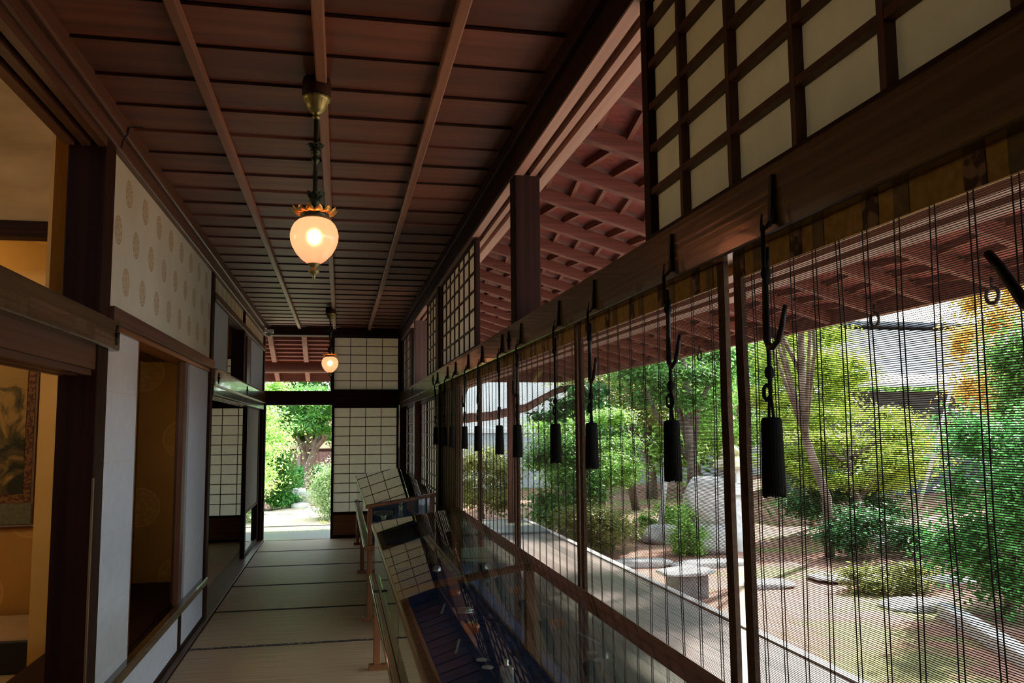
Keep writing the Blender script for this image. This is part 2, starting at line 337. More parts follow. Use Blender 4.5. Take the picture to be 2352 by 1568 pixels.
# ---- left posts
def post(n,x0,x1,y0,y1,z0,z1,mat='post',bev=.006):
    return S(MB().box(x0,x1,y0,y1,z0,z1).build('trim_%d'%n,M[mat],bevel=bev))
post(11,-1.155,L,3.80,3.955,-.05,2.70)
_p=bpy.data.objects['trim_11']; tag(MB().box(L-.006,L+.0015,3.7985,3.812,.0,1.25).build('worn_edge',noisy('worn pale timber',(.16,.09,.05),(.36,.22,.12),(30,30,1.5),1,.5),_p),'pale worn corner edge')
post(12,-1.13,L,6.93,7.06,-.05,2.70)
post(13,-1.13,L,9.20,9.31,1.86,2.70)
post(14,-1.13,L,11.62,11.76,-.05,2.83)
post(15,-1.13,L,.20,.33,2.0,2.70)
# ---- left nageshi + head rail over room 1
nb=MB(); nb.box(L-.02,L+.035,YB,4.0,1.795,1.925); S(nb.build('trim_16',M['nageshi'],bevel=.008))
nb=MB(); nb.box(L-.16,L-.01,YB,3.80,1.70,1.80); nb.box(L-.16,L-.02,YB,3.80,1.925,1.945)
for x0 in (L-.16,L-.11,L-.055): nb.box(x0,x0+.03,YB,3.80,1.675,1.70)
S(nb.build('trim_17',M['midy']))
# ---- left segment 2: crested wall, kamoi, white doors, shelf alcove
wl=empty('wall_left'); S(wl)
MB().box(L-.10,L-.015,3.955,6.93,1.99,2.70).build('wall_panel',M['ranma'],wl)
S(MB().box(L-.12,L+.02,3.955,7.0,1.925,1.995).build('trim_18',M['midy'],bevel=.004))
S(MB().box(L-.12,L-.005,3.955,6.93,1.90,1.925).build('trim_19',M['warmy']))
d=empty('door_1'); S(d); MB().box(L-.045,L-.02,3.955,4.60,.31,1.90).build('door_panel',M['panel'],d)
bm=MB()
for z in (1.62,1.30,.98,.66,.38): bm.box(L-.0205,L-.0195,3.955,4.60,z,z+.004)
bm.build('paper_seam',M['ivory'],d); MB().box(L-.05,L-.018,4.594,4.604,.31,1.90).build('door_edge',M['warmz'],d)
d=empty('door_2'); S(d); MB().box(L-.045,L-.02,6.13,6.93,.31,1.90).build('door_panel',M['panel'],d)
bm=MB(); bm.box(L-.05,L-.012,5.90,6.0,.31,1.90); bm.box(L-.08,L-.04,5.99,6.13,.31,1.90); bm.build('door_stile',M['midz'],d,bevel=.004)
# alcove behind
al=empty('wall_alcove'); S(al)
MB().box(-1.60,-1.53,5.05,7.0,-.02,2.0).build('side_wall',M['goldside'],al)
MB().box(-1.60,L-.05,6.98,7.02,.26,2.0).build('end_wall',M['gold'],al)
MB().box(-1.50,L-.1,3.955,7.0,1.98,2.02).build('soffit',M['midx'],al)
af=MB(); af.box(-1.49,L-.05,3.955,5.05,.02,.30); af.box(-1.53,L-.05,5.05,6.95,.02,.30); af.box(L-.05,L-.005,3.955,6.95,.275,.30)
for x in (-1.09,-1.05): af.box(x,x+.008,3.955,6.95,.30,.306)
af.build('shelf_floor',M['darky'],al)
S(MB().box(L-.03,L+.022,3.955,6.95,.275,.325).build('trim_20',M['nageshi'],bevel=.01))
dl=empty('door_3'); S(dl); MB().box(L-.04,L-.015,3.955,6.93,.02,.275).build('door_panel',M['panel'],dl)
bm=MB(); bm.box(L-.04,L-.005,5.92,5.99,.02,.275); bm.box(L-.04,L-.005,3.955,6.93,.012,.035); bm.build('door_frame',M['darkz'],dl)
# ---- left segment 3
nb=MB(); nb.box(L-.02,L+.035,6.95,11.62,1.80,1.93); nb.box(L-.1,L+.03,7.06,11.62,1.925,1.94); S(nb.build('trim_21',M['nageshi'],bevel=.008))
nb=MB(); nb.box(L-.12,L+.008,7.06,11.62,1.735,1.80)
for x0 in (L-.12,L-.07,L-.02): nb.box(x0,x0+.025,7.06,11.62,1.715,1.736)
S(nb.build('trim_22',M['nageshi'],bevel=.002))
S(MB().box(L-.08,L-.02,7.06,11.62,2.555,2.70).build('wall_frieze',M['band']))
nb=MB(); nb.box(L-.10,L+.012,7.06,11.62,2.495,2.555); S(nb.build('trim_23',M['midy'],bevel=.004))
d=empty('window_1'); S(d); MB().box(L-.05,L-.02,7.06,8.02,1.94,2.495).build('panel',M['panel'],d); MB().box(L-.055,L-.015,8.02,8.035,1.94,2.495).build('panel_edge',M['warmz'],d)
d=empty('window_2'); S(d); MB().box(L-.05,L-.02,10.15,11.62,1.94,2.495).build('panel',M['panel'],d); MB().box(L-.07,L-.03,9.80,10.15,1.94,2.495).build('panel_stile',M['midz'],d)
# low door with glass at the end of the left side
d=empty('door_4'); S(d)
fr=MB(); fr.box(L-.09,L-.04,10.05,10.16,.012,1.735)
fr.box(L-.07,L-.04,11.50,11.62,.012,1.735); fr.box(L-.07,L-.04,10.1,11.6,.012,.05); fr.box(L-.07,L-.04,10.1,11.6,.50,.52); fr.box(L-.07,L-.04,10.1,11.6,1.70,1.735)
fr.build('door_frame',M['darkz'],d); MB().box(L-.058,L-.05,10.16,11.50,.52,1.70).build('door_paper',M['panel'],d)
MB().box(L-.056,L-.052,10.16,11.50,.05,.50).build('door_glass',glass('door glass',(.7,.8,.76),0,2.2),d)

# ---- lattice screens
def shoji(name,axis,c,side,u0,u1,v0,v1,cols,rows,stile=.035,rail=.03,board=0,bar=.008,us=None,vs=None,paperoff=.012,topcut=None,depth=.014):
    e=empty(name); S(e)
    def bx(m,ua,ub,wa,wb,va,vb):
        if axis=='x': m.box(c+side*wa,c+side*wb,ua,ub,va,vb)
        else: m.box(ua,ub,c+side*wa,c+side*wb,va,vb)
    f=MB(); bx(f,u0,u0+stile,0,.03,v0,v1); bx(f,u1-stile,u1,0,.03,v0,v1)
    bx(f,u0+stile,u1-stile,0,.03,v0,v0+rail); bx(f,u0+stile,u1-stile,0,.03,v1-rail,v1)
    f.build('frame',M['darkz'],e,bevel=.002)
    vb=v0+rail
    if board:
        b=MB(); bx(b,u0+stile,u1-stile,.008,.02,vb,v0+board-rail); b.build('board',M['warmx'] if axis=='y' else M['warmy'],e)
        b=MB(); bx(b,u0+stile,u1-stile,0,.028,v0+board-rail,v0+board); b.build('mid_rail',M['darkz'],e); vb=v0+board
    l=MB(); ua,ub=u0+stile,u1-stile; va=v1-rail
    us=us if us is not None else [ua+(ub-ua)*k/cols for k in range(1,cols)]
    vs=vs if vs is not None else [vb+(va-vb)*k/rows for k in range(1,rows)]
    for u in us:
        if ua<u<ub: bx(l,u-bar/2,u+bar/2,.002,.002+depth,vb,va)
    for v in vs:
        if vb<v<va: bx(l,ua,ub,.003,.003+depth,v-bar/2,v+bar/2)
    l.build('lattice',M['lattice'],e)
    p=MB(); bx(p,ua-.005,ub+.005,paperoff+depth-.01,paperoff+depth-.009,vb-.005,va+.005); p.build('paper',M['paper'] if name in ('window_3','window_4') else M['paperlit'],e)
    return e
zr=[1.965+.1205*k for k in range(6)]
kum=[1.93-.266*k for k in range(12)]
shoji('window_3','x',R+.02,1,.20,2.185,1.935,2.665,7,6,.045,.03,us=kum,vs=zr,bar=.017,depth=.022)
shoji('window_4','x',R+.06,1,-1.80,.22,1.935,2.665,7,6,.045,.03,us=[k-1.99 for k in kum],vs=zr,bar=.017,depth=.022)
shoji('window_5','x',R+.02,1,5.20,7.05,1.935,2.665,7,6,.06,.03,vs=zr,bar=.014,depth=.010)
shoji('window_7','x',R+.02,1,7.22,8.25,1.935,2.665,4,6,.05,.03,vs=zr,bar=.014,depth=.010)
shoji('window_8','x',R+.02,1,10.1,11.62,1.935,2.665,5,6,.22,.03,vs=zr,bar=.014,depth=.010)
# ---- right posts
post(24,R,R+.125,3.865,3.985,1.94,2.665)
post(25,R,R+.125,7.08,7.20,-.05,2.665)
post(26,R,R+.20,9.40,9.53,-.05,2.665,'midz')
post(27,R-.01,R+.125,11.60,11.76,-.05,2.83)
post(28,R,R+.125,-.10,.02,1.94,2.665)
# ---- right nageshi
nb=MB(); nb.box(R-.02,R+.06,YB,11.62,1.80,1.92); nb.box(R-.008,R+.20,YB,11.62,1.915,1.94)
S(nb.build('trim_29',M['nageshi'],bevel=.005))
tr=MB(); tr.box(R+.055,R+.25,YB,11.62,1.805,1.86)
for x0,x1 in ((R+.055,R+.10),(R+.135,R+.165),(R+.20,R+.25)): tr.box(x0,x1,YB,11.62,1.78,1.806)
S(tr.build('trim_30',M['track']))
nb=MB(); nb.box(R-.012,R+.06,6.98,11.62,1.735,1.80); S(nb.build('trim_31',M['nageshi'],bevel=.003))
# lower right doors past the blinds
zl=[.42+.121*k for k in range(11)]
shoji('door_5','x',R+.02,1,7.22,8.30,.012,1.735,5,11,.05,.03,.4,vs=zl,bar=.014,depth=.010)
shoji('door_6','x',R+.065,1,8.36,9.42,.012,1.735,5,11,.05,.03,.4,vs=zl,bar=.014,depth=.010)
shoji('door_7','x',R+.02,1,9.53,10.6,.012,1.735,5,11,.05,.03,.4,vs=zl,bar=.014,depth=.010)
shoji('door_8','x',R+.065,1,10.55,11.60,.012,1.735,5,11,.05,.03,.4,vs=zl,bar=.014,depth=.010)
S(MB().box(R+.038,R+.055,6.02,7.08,-.05,1.80).build('wall_shutter_box',planks('shutter box boards',(.34,.21,.12),(.52,.35,.21),'y',.21,6.02,.6,.3,.03,.2)))
# ---- end wall
S(MB().box(L-.0,R+.06,YE-.06,YE+.10,1.776,1.968).build('trim_32',M['darkx'],bevel=.004))
S(MB().box(L-.0,R+.06,YE-.10,YE+.10,2.715,2.83).build('trim_33',M['darkx'],bevel=.004))
S(MB().box(-.135,-.100,YE-.02,YE+.08,1.968,2.715).build('trim_34',M['darkz']))
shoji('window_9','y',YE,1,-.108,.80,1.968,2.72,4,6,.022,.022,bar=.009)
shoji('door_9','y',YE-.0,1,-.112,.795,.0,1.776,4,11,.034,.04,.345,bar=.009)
S(MB().box(-1.0,-.975,YE-.03,YE+.08,-.01,1.80).build('trim_35',M['darkz']))
S(MB().box(-6,L,YE,YE+.1,2.5,3.3).build('wall_end',M['cream']))
# ---- back of the corridor (behind the camera)
S(MB().box(-6,R+.2,YB-.1,YB,-.05,3.2).build('wall_back',M['cream']))

S(MB().box(R+.10,R+.14,YB,.44,-.05,1.80).build('wall_near_blocker',M['midz']))  # unseen closed wall added to block light and darken the near corridor

# ================================================================ ROOMS ON THE LEFT
S(MB().box(-5.2,-1.17,YB,5.72,-.055,-.001).build('floor_room',M['tatami']))
S(MB().box(-5.3,-5.2,YB,6.6,-.05,4.0).build('wall_room_left',M['goldside']))
S(MB().box(-5.2,-1.60,6.50,6.58,-.05,4.0).build('wall_room_end',M['gold']))
S(MB().box(-1.62,-1.60,5.05,6.5,-.05,4.0).build('wall_room_right',M['goldside']))
S(MB().box(-5.2,-1.17,5.72,5.80,2.76,4.0).build('wall_room_upper',noisy('clouded gold paper',(.44,.27,.08),(.66,.45,.18),(1,1,3),1.6,.5)))
S(MB().box(-5.2,-1.17,5.66,5.80,2.66,2.76).build('trim_36',M['darkx'],bevel=.004))
S(MB().box(-5.2,-1.04,YB,5.8,4.0,4.05).build('ceiling_room',M['midx']))
S(MB().box(-1.17,-1.05,YB,6.6,2.76,4.0).build('wall_room_corridor',M['goldside']))
S(MB().box(-5.2,-1.62,5.80,6.5,.12,.19).build('floor_alcove',M['midx']))
mt=MB(); mt.box(-5.2,-1.70,5.74,6.44,.19,.205)
tag(mt.build('alcove_mat',M['tatami']),'pale rush mat with scalloped edge covering the alcove floor below the hanging scroll','mat')
S(MB().box(-5.2,-1.66,5.70,5.80,0,.19).build('trim_37',noisy('black lacquered sill',(.004,.004,.005),(.008,.008,.009),(1,1,1),5,.25),bevel=.006))
# hanging scroll
sc=empty('hanging_scroll',(-2.4,6.46,.8),'hanging landscape scroll with brocade mount and pale green lower border on the gold alcove wall','scroll')
def sb(name,x0,x1,z0,z1,y,mat,t=.006):
    MB().box(x0+2.4,x1+2.4,y-6.46,y+t-6.46,z0-.8,z1-.8).build(name,mat,sc)
m,nt,out=newmat('ink landscape'); tc=N(nt,'ShaderNodeTexCoord'); n1=N(nt,'ShaderNodeTexNoise',Scale=4.5,Detail=9,Distortion=2.2); nt.links.new(tc.outputs['Object'],n1.inputs['Vector'])
sp=N(nt,'ShaderNodeSeparateXYZ'); nt.links.new(tc.outputs['Object'],sp.inputs[0]); mr=N(nt,'ShaderNodeMapRange'); mr.inputs['From Min'].default_value=1.05; mr.inputs['From Max'].default_value=.3; mr.inputs['To Min'].default_value=-.18; mr.inputs['To Max'].default_value=.12; nt.links.new(sp.outputs['Z'],mr.inputs['Value'])
ad=N(nt,'ShaderNodeMath',operation='ADD'); nt.links.new(n1.outputs['Fac'],ad.inputs[0]); nt.links.new(mr.outputs[0],ad.inputs[1])
c=ramp(nt,ad.outputs[0],[(.40,(.42,.26,.07)),(.50,(.14,.10,.03)),(.60,(.03,.03,.012))]); b=N(nt,'ShaderNodeBsdfPrincipled',Roughness=.8); nt.links.new(c,b.inputs[0]); nt.links.new(b.outputs[0],out.inputs[0]); inkm=m
brm=noisy('red gold brocade',(.10,.035,.018),(.26,.13,.04),(1,1,1),45,.8,2,lo=.45,hi=.55)
gold2=noisy('gold figured silk',(.16,.08,.02),(.75,.42,.09),(1,1,1),30,.6,2,lo=.46,hi=.54)
sb('backing',-2.95,-2.085,.79,2.15,6.462,noisy('scroll border silk',(.20,.15,.08),(.26,.20,.11),(1,1,1),30,.8))
sb('brocade_border',-2.90,-2.10,.96,2.06,6.457,brm,.004)
sb('upper_silk',-2.90,-2.10,2.02,2.14,6.455,gold2,.004)
sb('painting',-2.84,-2.15,1.02,1.98,6.452,inkm,.004)
sb('upper_border',-2.84,-2.15,1.93,1.99,6.449,noisy('gold strip',(.7,.4,.08),(.8,.48,.12),(1,1,1),4,.5),.003)
sb('lower_border',-2.93,-2.09,.80,.95,6.455,noisy('grey green silk',(.13,.14,.08),(.19,.20,.12),(1,1,1),40,.8),.004)
ro=MB().tube([(-.56,-.012,0),(.335,-.012,0)],.014,10).build('roller',M['midx'],sc); MB().tube([(.335,-.012,0),(.365,-.012,0)],.018,10).build('roller_knob',M['ivory'],ro)
# room 3
S(MB().box(-4.2,-1.17,7.06,YE,-.055,-.001).build('floor_side_room',M['tatami']))
S(MB().box(-4.2,-1.17,7.02,7.06,-.05,2.9).build('wall_side_room_near',M['goldside']))
S(MB().box(-4.3,-4.2,7.0,YE,-.05,2.9).build('wall_side_room_left',M['goldside']))
S(MB().box(-4.2,-1.05,7.0,YE,2.9,2.95).build('ceiling_side_room',M['midy']))
S(MB().box(-4.2,-1.08,YE-.08,YE,1.77,1.98).build('trim_38',M['darkx']))
S(MB().box(-4.2,-1.08,YE-.08,YE,2.42,2.9).build('wall_side_room_end',M['goldside']))
shoji('door_10','y',YE-.06,1,-1.96,-1.08,.0,1.77,4,11,.035,.035,.345,bar=.009,vs=[.36+.128*k for k in range(1,12)])
shoji('door_11','y',YE-.03,1,-2.90,-1.94,.0,1.77,4,11,.035,.035,.345,bar=.009)
shoji('window_10','y',YE-.05,1,-2.1,-1.08,1.98,2.42,4,4,.03,.03,bar=.009)
shoji('window_11','y',YE-.05,1,-3.2,-2.1,1.98,2.42,4,4,.03,.03,bar=.009)
S(MB().box(-4.2,-2.90,YE-.05,YE,-.05,1.98).build('wall_side_room_corner',M['goldside']))

# ================================================================ TATAMI
ys=[-.85,.3,1.45,2.60,3.75,4.90,6.05,7.22,8.345,9.48,10.62,11.66]
ordw=['nearest','second','third','fourth','fifth','sixth','seventh','eighth','ninth','tenth','farthest']
k=0
vis=[(ys[i],ys[i+1]) for i in range(len(ys)-1) if ys[i+1]>3]
for i,(a,b) in enumerate(vis):
    e=empty('tatami_mat',((L+R)/2,a,0),None,'mat','tatami mats along the corridor')
    n=len(vis)
    lab={0:'woven straw corridor floor mat nearest the camera, at the bottom edge',n-1:'woven straw corridor floor mat against the sill of the garden doorway'}.get(i,
        'woven straw corridor floor mat, %s from the garden doorway'%(['','','second','third','fourth','fifth','sixth','seventh','eighth','ninth'][n-i]))
    e['label']=lab
    hx=(R-L)/2-.035
    mm=MB(); mm.box(-hx,hx,.004,b-a-.004,-.055,0)
    mm.build('mat_body',M['tatami'],e,bevel=.006)
    hb=MB()
    hb.box(-hx,hx,.004,.030,-.001,.0022); hb.build('cloth_border',M['heri'] if b<8 else M['heridark'],e)
    hb=MB(); hb.box(-hx,hx,b-a-.014,b-a-.004,-.001,.0022); hb.build('cloth_border',M['heridark'],e)
for a,b in [(ys[i],ys[i+1]) for i in range(len(ys)-1) if ys[i+1]<=3]:
    pass
S(MB().box(L+.035,R-.035,YB,vis[0][0]-.002,-.055,0).build('floor_near',M['tatami']))

# ================================================================ PENDANT LAMPS
def lamp(loc,label):
    e=empty('pendant_lamp',loc,label,'lamp','pendant lamps under the corridor ceiling')
    # z=0 at the centre of the globe; batten bottom at +0.60
    T=2.795-2.195
    MB().lathe([(0,T+.03),(.052,T+.03),(.056,T+.01),(.056,T-.035),(.050,T-.042),(0,T-.042)],n=28).build('ceiling_block',M['darkz'],e,True)
    MB().lathe([(0,T-.040),(.050,T-.040),(.054,T-.048),(.050,T-.060),(.044,T-.064),(.036,T-.088),(.022,T-.106),(.013,T-.112),(.013,T-.122),(.016,T-.128),(.010,T-.135),(0,T-.135)],n=36,flute=.05,fn=18).build('canopy',M['brass'],e,True)
    MB().lathe([(.0085,T-.13),(.0085,.36),(.012,.355),(.019,.345),(.021,.335),(.017,.325),(.010,.318),(.015,.308),(.017,.298),(.010,.288),(.009,.28),(.009,.165),(.018,.150),(.024,.125),(.014,.112),(.012,.10),(.0,.10)],n=20).build('stem',M['patina'],e,True)
    def leaves(z,r0,r1,h,n,name,mat,lift,wd,tk=.0012):
        lv=MB()
        for q in range(n):
            t=2*PI*q/n; seg=7; vs=[];fs=[]
            for i in range(seg):
                s=i/(seg-1); rr=r0+(r1-r0)*s; zz=z+h*(s**1.3)+lift*math.sin(s*PI)
                if s>.8: zz-= (s-.8)*lift*2.5
                ww=wd*(math.sin(PI*(.18+.80*s))**.6)*(1 if s<.99 else .25)+.001
                ridge=.18*ww
                for j,(o,dz) in enumerate(((-1,0),(0,ridge),(1,0))):
                    x=rr*math.cos(t)-o*ww*math.sin(t); y=rr*math.sin(t)+o*ww*math.cos(t); vs.append((x,y,zz+dz))
            for i in range(seg-1):
                for j in range(2):
                    a=i*3+j; fs.append((a,a+1,a+4,a+3))
            lv.add(vs,fs)
        o=lv.build(name,mat,e,True); sm=o.modifiers.new('solid','SOLIDIFY'); sm.thickness=tk; return o
    leaves(.345,.010,.036,.016,8,'stem_leaf',M['patina'],.006,.010)
    leaves(.140,.012,.040,.030,8,'lower_leaf',M['patina'],.004,.012)
    MB().lathe([(.012,.112),(.020,.108),(.032,.100),(.050,.092),(.054,.086),(.052,.078),(0,.078)],n=24).build('shoulder',M['patina'],e,True)
    leaves(.086,.044,.090,.014,14,'petal_crown',M['gilt'],-.012,.0185,.0016)
    MB().lathe([(0,.090),(.053,.090),(.055,.086),(.055,.066),(.050,.062),(0,.062)],n=32).build('gallery',M['patina'],e,True)
    gb=MB().lathe([(.050,.062),(.064,.056),(.078,.042),(.088,.022),(.0925,.0),(.091,-.022),(.083,-.048),(.068,-.074),(.048,-.096),(.028,-.111),(.020,-.115)],n=48).build('globe',M['globe'],e,True)
    MB().lathe([(0,.026),(.012,.024),(.024,.012),(.030,-.006),(.026,-.024),(.014,-.036),(0,-.039)],n=20).build('bulb',M['bulb'],e,True)
    MB().lathe([(0,-.106),(.024,-.108),(.024,-.115),(.012,-.125),(.010,-.130),(.020,-.138),(.021,-.146),(.012,-.153),(.005,-.158),(.0065,-.164),(.006,-.171),(0,-.174)],n=24).build('finial',M['brass'],gb,True)
    return e
lp=lamp((-.107,3.3,2.195),'glowing pink glass globe pendant lamp with gilt petal crown, the large near one')
l2=copy_tree(lp); l2.location=(-.12,9.65,2.195); l2['label']='small far glowing globe pendant lamp hanging before the end wall lattice'
# bare point light without a fixture, for added fill in the left rooms
def pointlamp(name,loc,power,col,size=.12):
    ld=bpy.data.lights.new(name,'POINT'); ld.energy=power; ld.color=col; ld.shadow_soft_size=size
    o=bpy.data.objects.new(name,ld); COL.objects.link(o); o.location=loc; return o

# ================================================================ BLINDS
blind_y=[(.52,1.632),(1.695,2.835),(2.872,3.915),(3.962,4.995),(5.04,6.0),(6.05,6.93)]
bl_labels=['bamboo blind nearest the camera, cut by the right edge of the picture','second bamboo blind from the camera, left of the bright vertical gap','third bamboo blind from the camera','fourth bamboo blind from the camera, in front of the veranda corner post','fifth bamboo blind from the camera, second to last before the lattice doors','narrow brown looking bamboo blind farthest away, in front of the shutter box']
BX=.825; pitch=.0032
rr=random.Random(3)
for bi,(a,b) in enumerate(blind_y):
    e=empty('bamboo_blind',(BX,a,1.755),bl_labels[bi],'blind','bamboo blinds along the right side')
    n=int((1.757-.14)/pitch); seg=10
    yy=np.linspace(.016,b-a-.016,seg+1)
    ph=[rr.uniform(0,6) for _ in range(4)]
    V=[];F=[]
    kink=rr.uniform(.3,.6)*(b-a)
    for i in range(n):
        z0=-.001-i*pitch
        wob=.0006*math.sin(i*.11+ph[0])+rr.uniform(-.00025,.00025)
        base=len(V)
        for j,y in enumerate(yy):
            zz=z0+wob+.0005*math.sin(y*9+ph[1]+i*.02)
            if i>120: zz-=.0016*math.exp(-((y-kink)/.03)**2)*(.5+.5*math.sin(i*.13))
            xx=.0012*math.sin(i*.015+ph[2])+.0015*math.sin(y*5+ph[3])+.002*math.sin(i*.006)
            r=.00074
            V+=[(xx-r,y,zz),(xx,y,zz-r),(xx+r,y,zz),(xx,y,zz+r)]
        for j in range(seg):
            q=base+4*j
            for k in range(4): F.append((q+k,q+(k+1)%4,q+4+(k+1)%4,q+4+k))
    mb=MB(); mb.v=V; mb.f=F; mb.m=[0]*len(F)
    tag(mb.build('bamboo_splints',M['bamboo'],e,True),kind='stuff')
    # binding threads in pairs
    step=.0765 if bi==0 else .108
    y=step*.6 if bi else .045
    while y<b-a-.03:
        t=MB()
        for off in (0,.0115):
            p=[]
            for q in range(12):
                zq=-q*(1.60/11); p.append((-.0015+.002*math.sin(q*.9+y*7),y+off+.0022*math.sin(q*1.7+y*20+off*50),zq))
            t.tube(p,.0011,5)
        t.build('binding_thread',M['twine'],e); y+=step
    # cloth edges
    for yc in (.008,b-a-.008):
        p=MB(); nseg=16; wv=[rr.uniform(-.0025,.0025) for _ in range(nseg+1)]
        for q in range(nseg):
            za=.045-q*1.68/nseg; zb=.045-(q+1)*1.68/nseg; w0=yc+wv[q]; w1=yc+wv[q+1]; h=.0165
            p.hexa([(-.006,w1-h,zb),(.005,w1-h,zb),(.005,w1+h,zb),(-.006,w1+h,zb),(-.006,w0-h,za),(.005,w0-h,za),(.005,w0+h,za),(-.006,w0+h,za)])
        p.build('edge_cloth',M['edgecloth'],e)
    va=MB().box(-.004,.004,0,b-a,-.004,.050).build('valance',M['yellowcloth'],e)
    y=(b-a)-.245 if bi==0 else .08
    cuts=[]
    if bi==0: cuts=[1.61-a,1.39-a,1.165-a,.94-a,.715-a]
    else:
        q=(b-a)-.10
        while q>.05: cuts.append(q); q-=.225
    for q in cuts:
        if q-.02>0: MB().box(-.0055,-.003,q-.02,q+.02,-.004,.050).build('figured_strip',M['floralcloth'],va)
        if q-.09>0: MB().box(-.0055,-.003,q-.093,q-.058,-.004,.050).build('olive_strip',M['browncloth'],va)

# ================================================================ HOOKS, CORDS, TASSELS
hy=[(1.405,1.409,-1),(1.895,1.880,-1),(2.537,2.530,-1),(2.977,2.978,0),(3.646,3.651,1),(4.101,4.086,0),(4.708,4.739,-1),(5.241,5.266,1),(5.835,5.876,0),(6.287,6.328,-1),(6.96,6.917,0)]
o2=['nearest the camera','second from the camera','third from the camera','fourth from the camera','fifth from the camera','sixth from the camera','seventh from the camera','eighth from the camera','ninth from the camera','second farthest away','farthest away']
for i,(h,ty,js) in enumerate(hy):
    hk=MB(); X=.781
    w=.006
    hk.hexa([(X-.004,h-w,1.815),(X+.008,h-w,1.815),(X+.008,h+w,1.815),(X-.004,h+w,1.815),(X+.002,h-w*.8,1.908),(X+.010,h-w*.8,1.908),(X+.010,h+w*.8,1.908),(X+.002,h+w*.8,1.908)])
    for s in (-1,1):
        hk.tube([(X-.002,h,1.818),(X-.010,h+s*.006,1.806),(X-.012,h+s*.016,1.806),(X-.008,h+s*.022,1.818),(X-.006,h+s*.023,1.838)],[.0035,.0032,.003,.0027,.0018],6)
    hk.tube([(X+.002,h,1.82),(X-.008,h,1.808),(X-.016,h,1.800),(X-.018,h,1.812)],.003,6)
    tag(hk.build('wall_hook',M['iron'],None,False),'black iron strap hook on the right hand beam, '+o2[i],'hook','iron hooks on the right hand beam')
    e=empty('tassel_cord',(.768,ty,1.80),None,'tassel','black tassels in front of the blinds')
    e['label']='black silk tassel on a knotted cord before the blinds, '+o2[i]
    dy=h-ty
    t=MB(); t.tube([(-.004,dy,0.005),(-.004,dy*.8,-.05),(0,dy*.4,-.10),(0,0,-.20),(0.001,0,-.30)],.0042,7)
    t.tube([(.004,dy,-.03),(.004,dy*.6,-.06),(.003,dy*.3,-.10)],.0035,6); t.build('cord',M['thread'],e,True)
    kn=MB()
    kn.lathe([(0,.012),(.006,.010),(.0095,.002),(.0085,-.008),(.004,-.013),(0,-.014)],(0,dy*.35,-.078),10); kn.lathe([(0,.012),(.006,.010),(.009,.002),(.008,-.008),(.004,-.013),(0,-.014)],(0,0,-.262),10)
    kn.build('knot',M['thread'],e,True)
    lo=MB()
    for s in ((1,.8) if i%2==0 else (1,-1)):
        lo.tube([(0,0,-.292),(-.002,s*.010,-.284),(-.003,s*.019,-.291),(-.003,s*.020,-.305),(-.002,s*.012,-.313),(0,0,-.305)],.003,6)
    for s in (-1,1): lo.tube([(0,0,-.298),(0,s*.005,-.32),(0,s*.009,-.348)],.0032,6)
    lo.build('bow',M['thread'],e,True)
    tb=MB(); n=40
    tb.lathe([(0,-.343),(.014,-.344),(.0175,-.348),(.018,-.354),(.0185,-.38),(.0195,-.43),(.0205,-.478),(.016,-.4815),(0,-.482)],(0,0,0),n,.045,20)
    for q in range(26):
        an=2*PI*q/26; r=.0185; tb.tube([(r*math.cos(an),r*math.sin(an),-.47),(r*1.03*math.cos(an),r*1.03*math.sin(an),-.484-.004*rr.random())],.0022,5)
    tb.build('tassel_head',M['thread'],e,True)
    if js:
        J=MB(); s=js
        J.tube([(0,.002*s,-.055),(.0,-.003*s,-.10),(0,-.006*s,-.16),(-.002,-.003*s,-.200),(-.004,.010*s,-.216),(-.006,.030*s,-.219),(-.006,.048*s,-.208),(-.005,.062*s,-.180),(-.004,.072*s,-.148)],[.0055,.006,.0065,.0065,.0065,.006,.0058,.0055,.004],8)
        J.build('lifting_hook',M['iron'],e,True)
# the lifting hook cut by the right edge of the frame, on its own cord
e=empty('tassel_cord',(.768,.70,1.80),'large black lifting hook on a cord at the right edge of the picture','hook')
t=MB(); t.tube([(0,0,.0),(0,0,-.34)],.0042,7); t.build('cord',M['thread'],e)
J=MB(); J.tube([(0,.0,-.055),(.0,0,-.12),(0,.004,-.19),(-.004,.03,-.235),(-.006,.07,-.240),(-.006,.11,-.225),(-.005,.145,-.175),(-.004,.163,-.155)],[.006,.0075,.008,.008,.008,.0075,.0065,.006],8); J.build('lifting_hook',M['iron'],e,True)
tb=MB(); tb.lathe([(0,-.343),(.0175,-.348),(.0185,-.38),(.0205,-.478),(0,-.482)],(0,0,0),24); tb.build('tassel_head',M['thread'],e,True)

# ---- nail head covers on the beams
def cover(loc,nx,label):
    c=MB(); x,y,z=loc
    c.rock((x,y,z+.020),(.006,.012,.016),1,2,.05); c.rock((x,y,z-.020),(.006,.012,.018),2,2,.05); c.rock((x+nx*.004,y,z),(.008,.017,.010),3,2,.05); c.tube([(x,y,z-.045),(x,y,z+.042)],.004,6)
    tag(c.build('nail_cover',M['iron'],None,True),label,'ornament','iron nail head covers on the beams')
cover((.787,3.94,1.862),-1,'black iron nail cover on the right beam between the fifth and sixth hooks')
cover((.787,7.30,1.865),-1,'black iron nail cover on the right beam just beyond the last hook')
cover((.787,9.47,1.865),-1,'black iron nail cover on the right beam farthest away, near the end wall')
cover((-.962,3.93,1.862),1,'black iron nail cover on the end of the near left beam')
cover((-.962,7.12,1.865),1,'black iron nail cover on the far left beam beside the middle post')
cover((-.962,9.25,1.865),1,'black iron nail cover on the far left beam nearest the end wall')
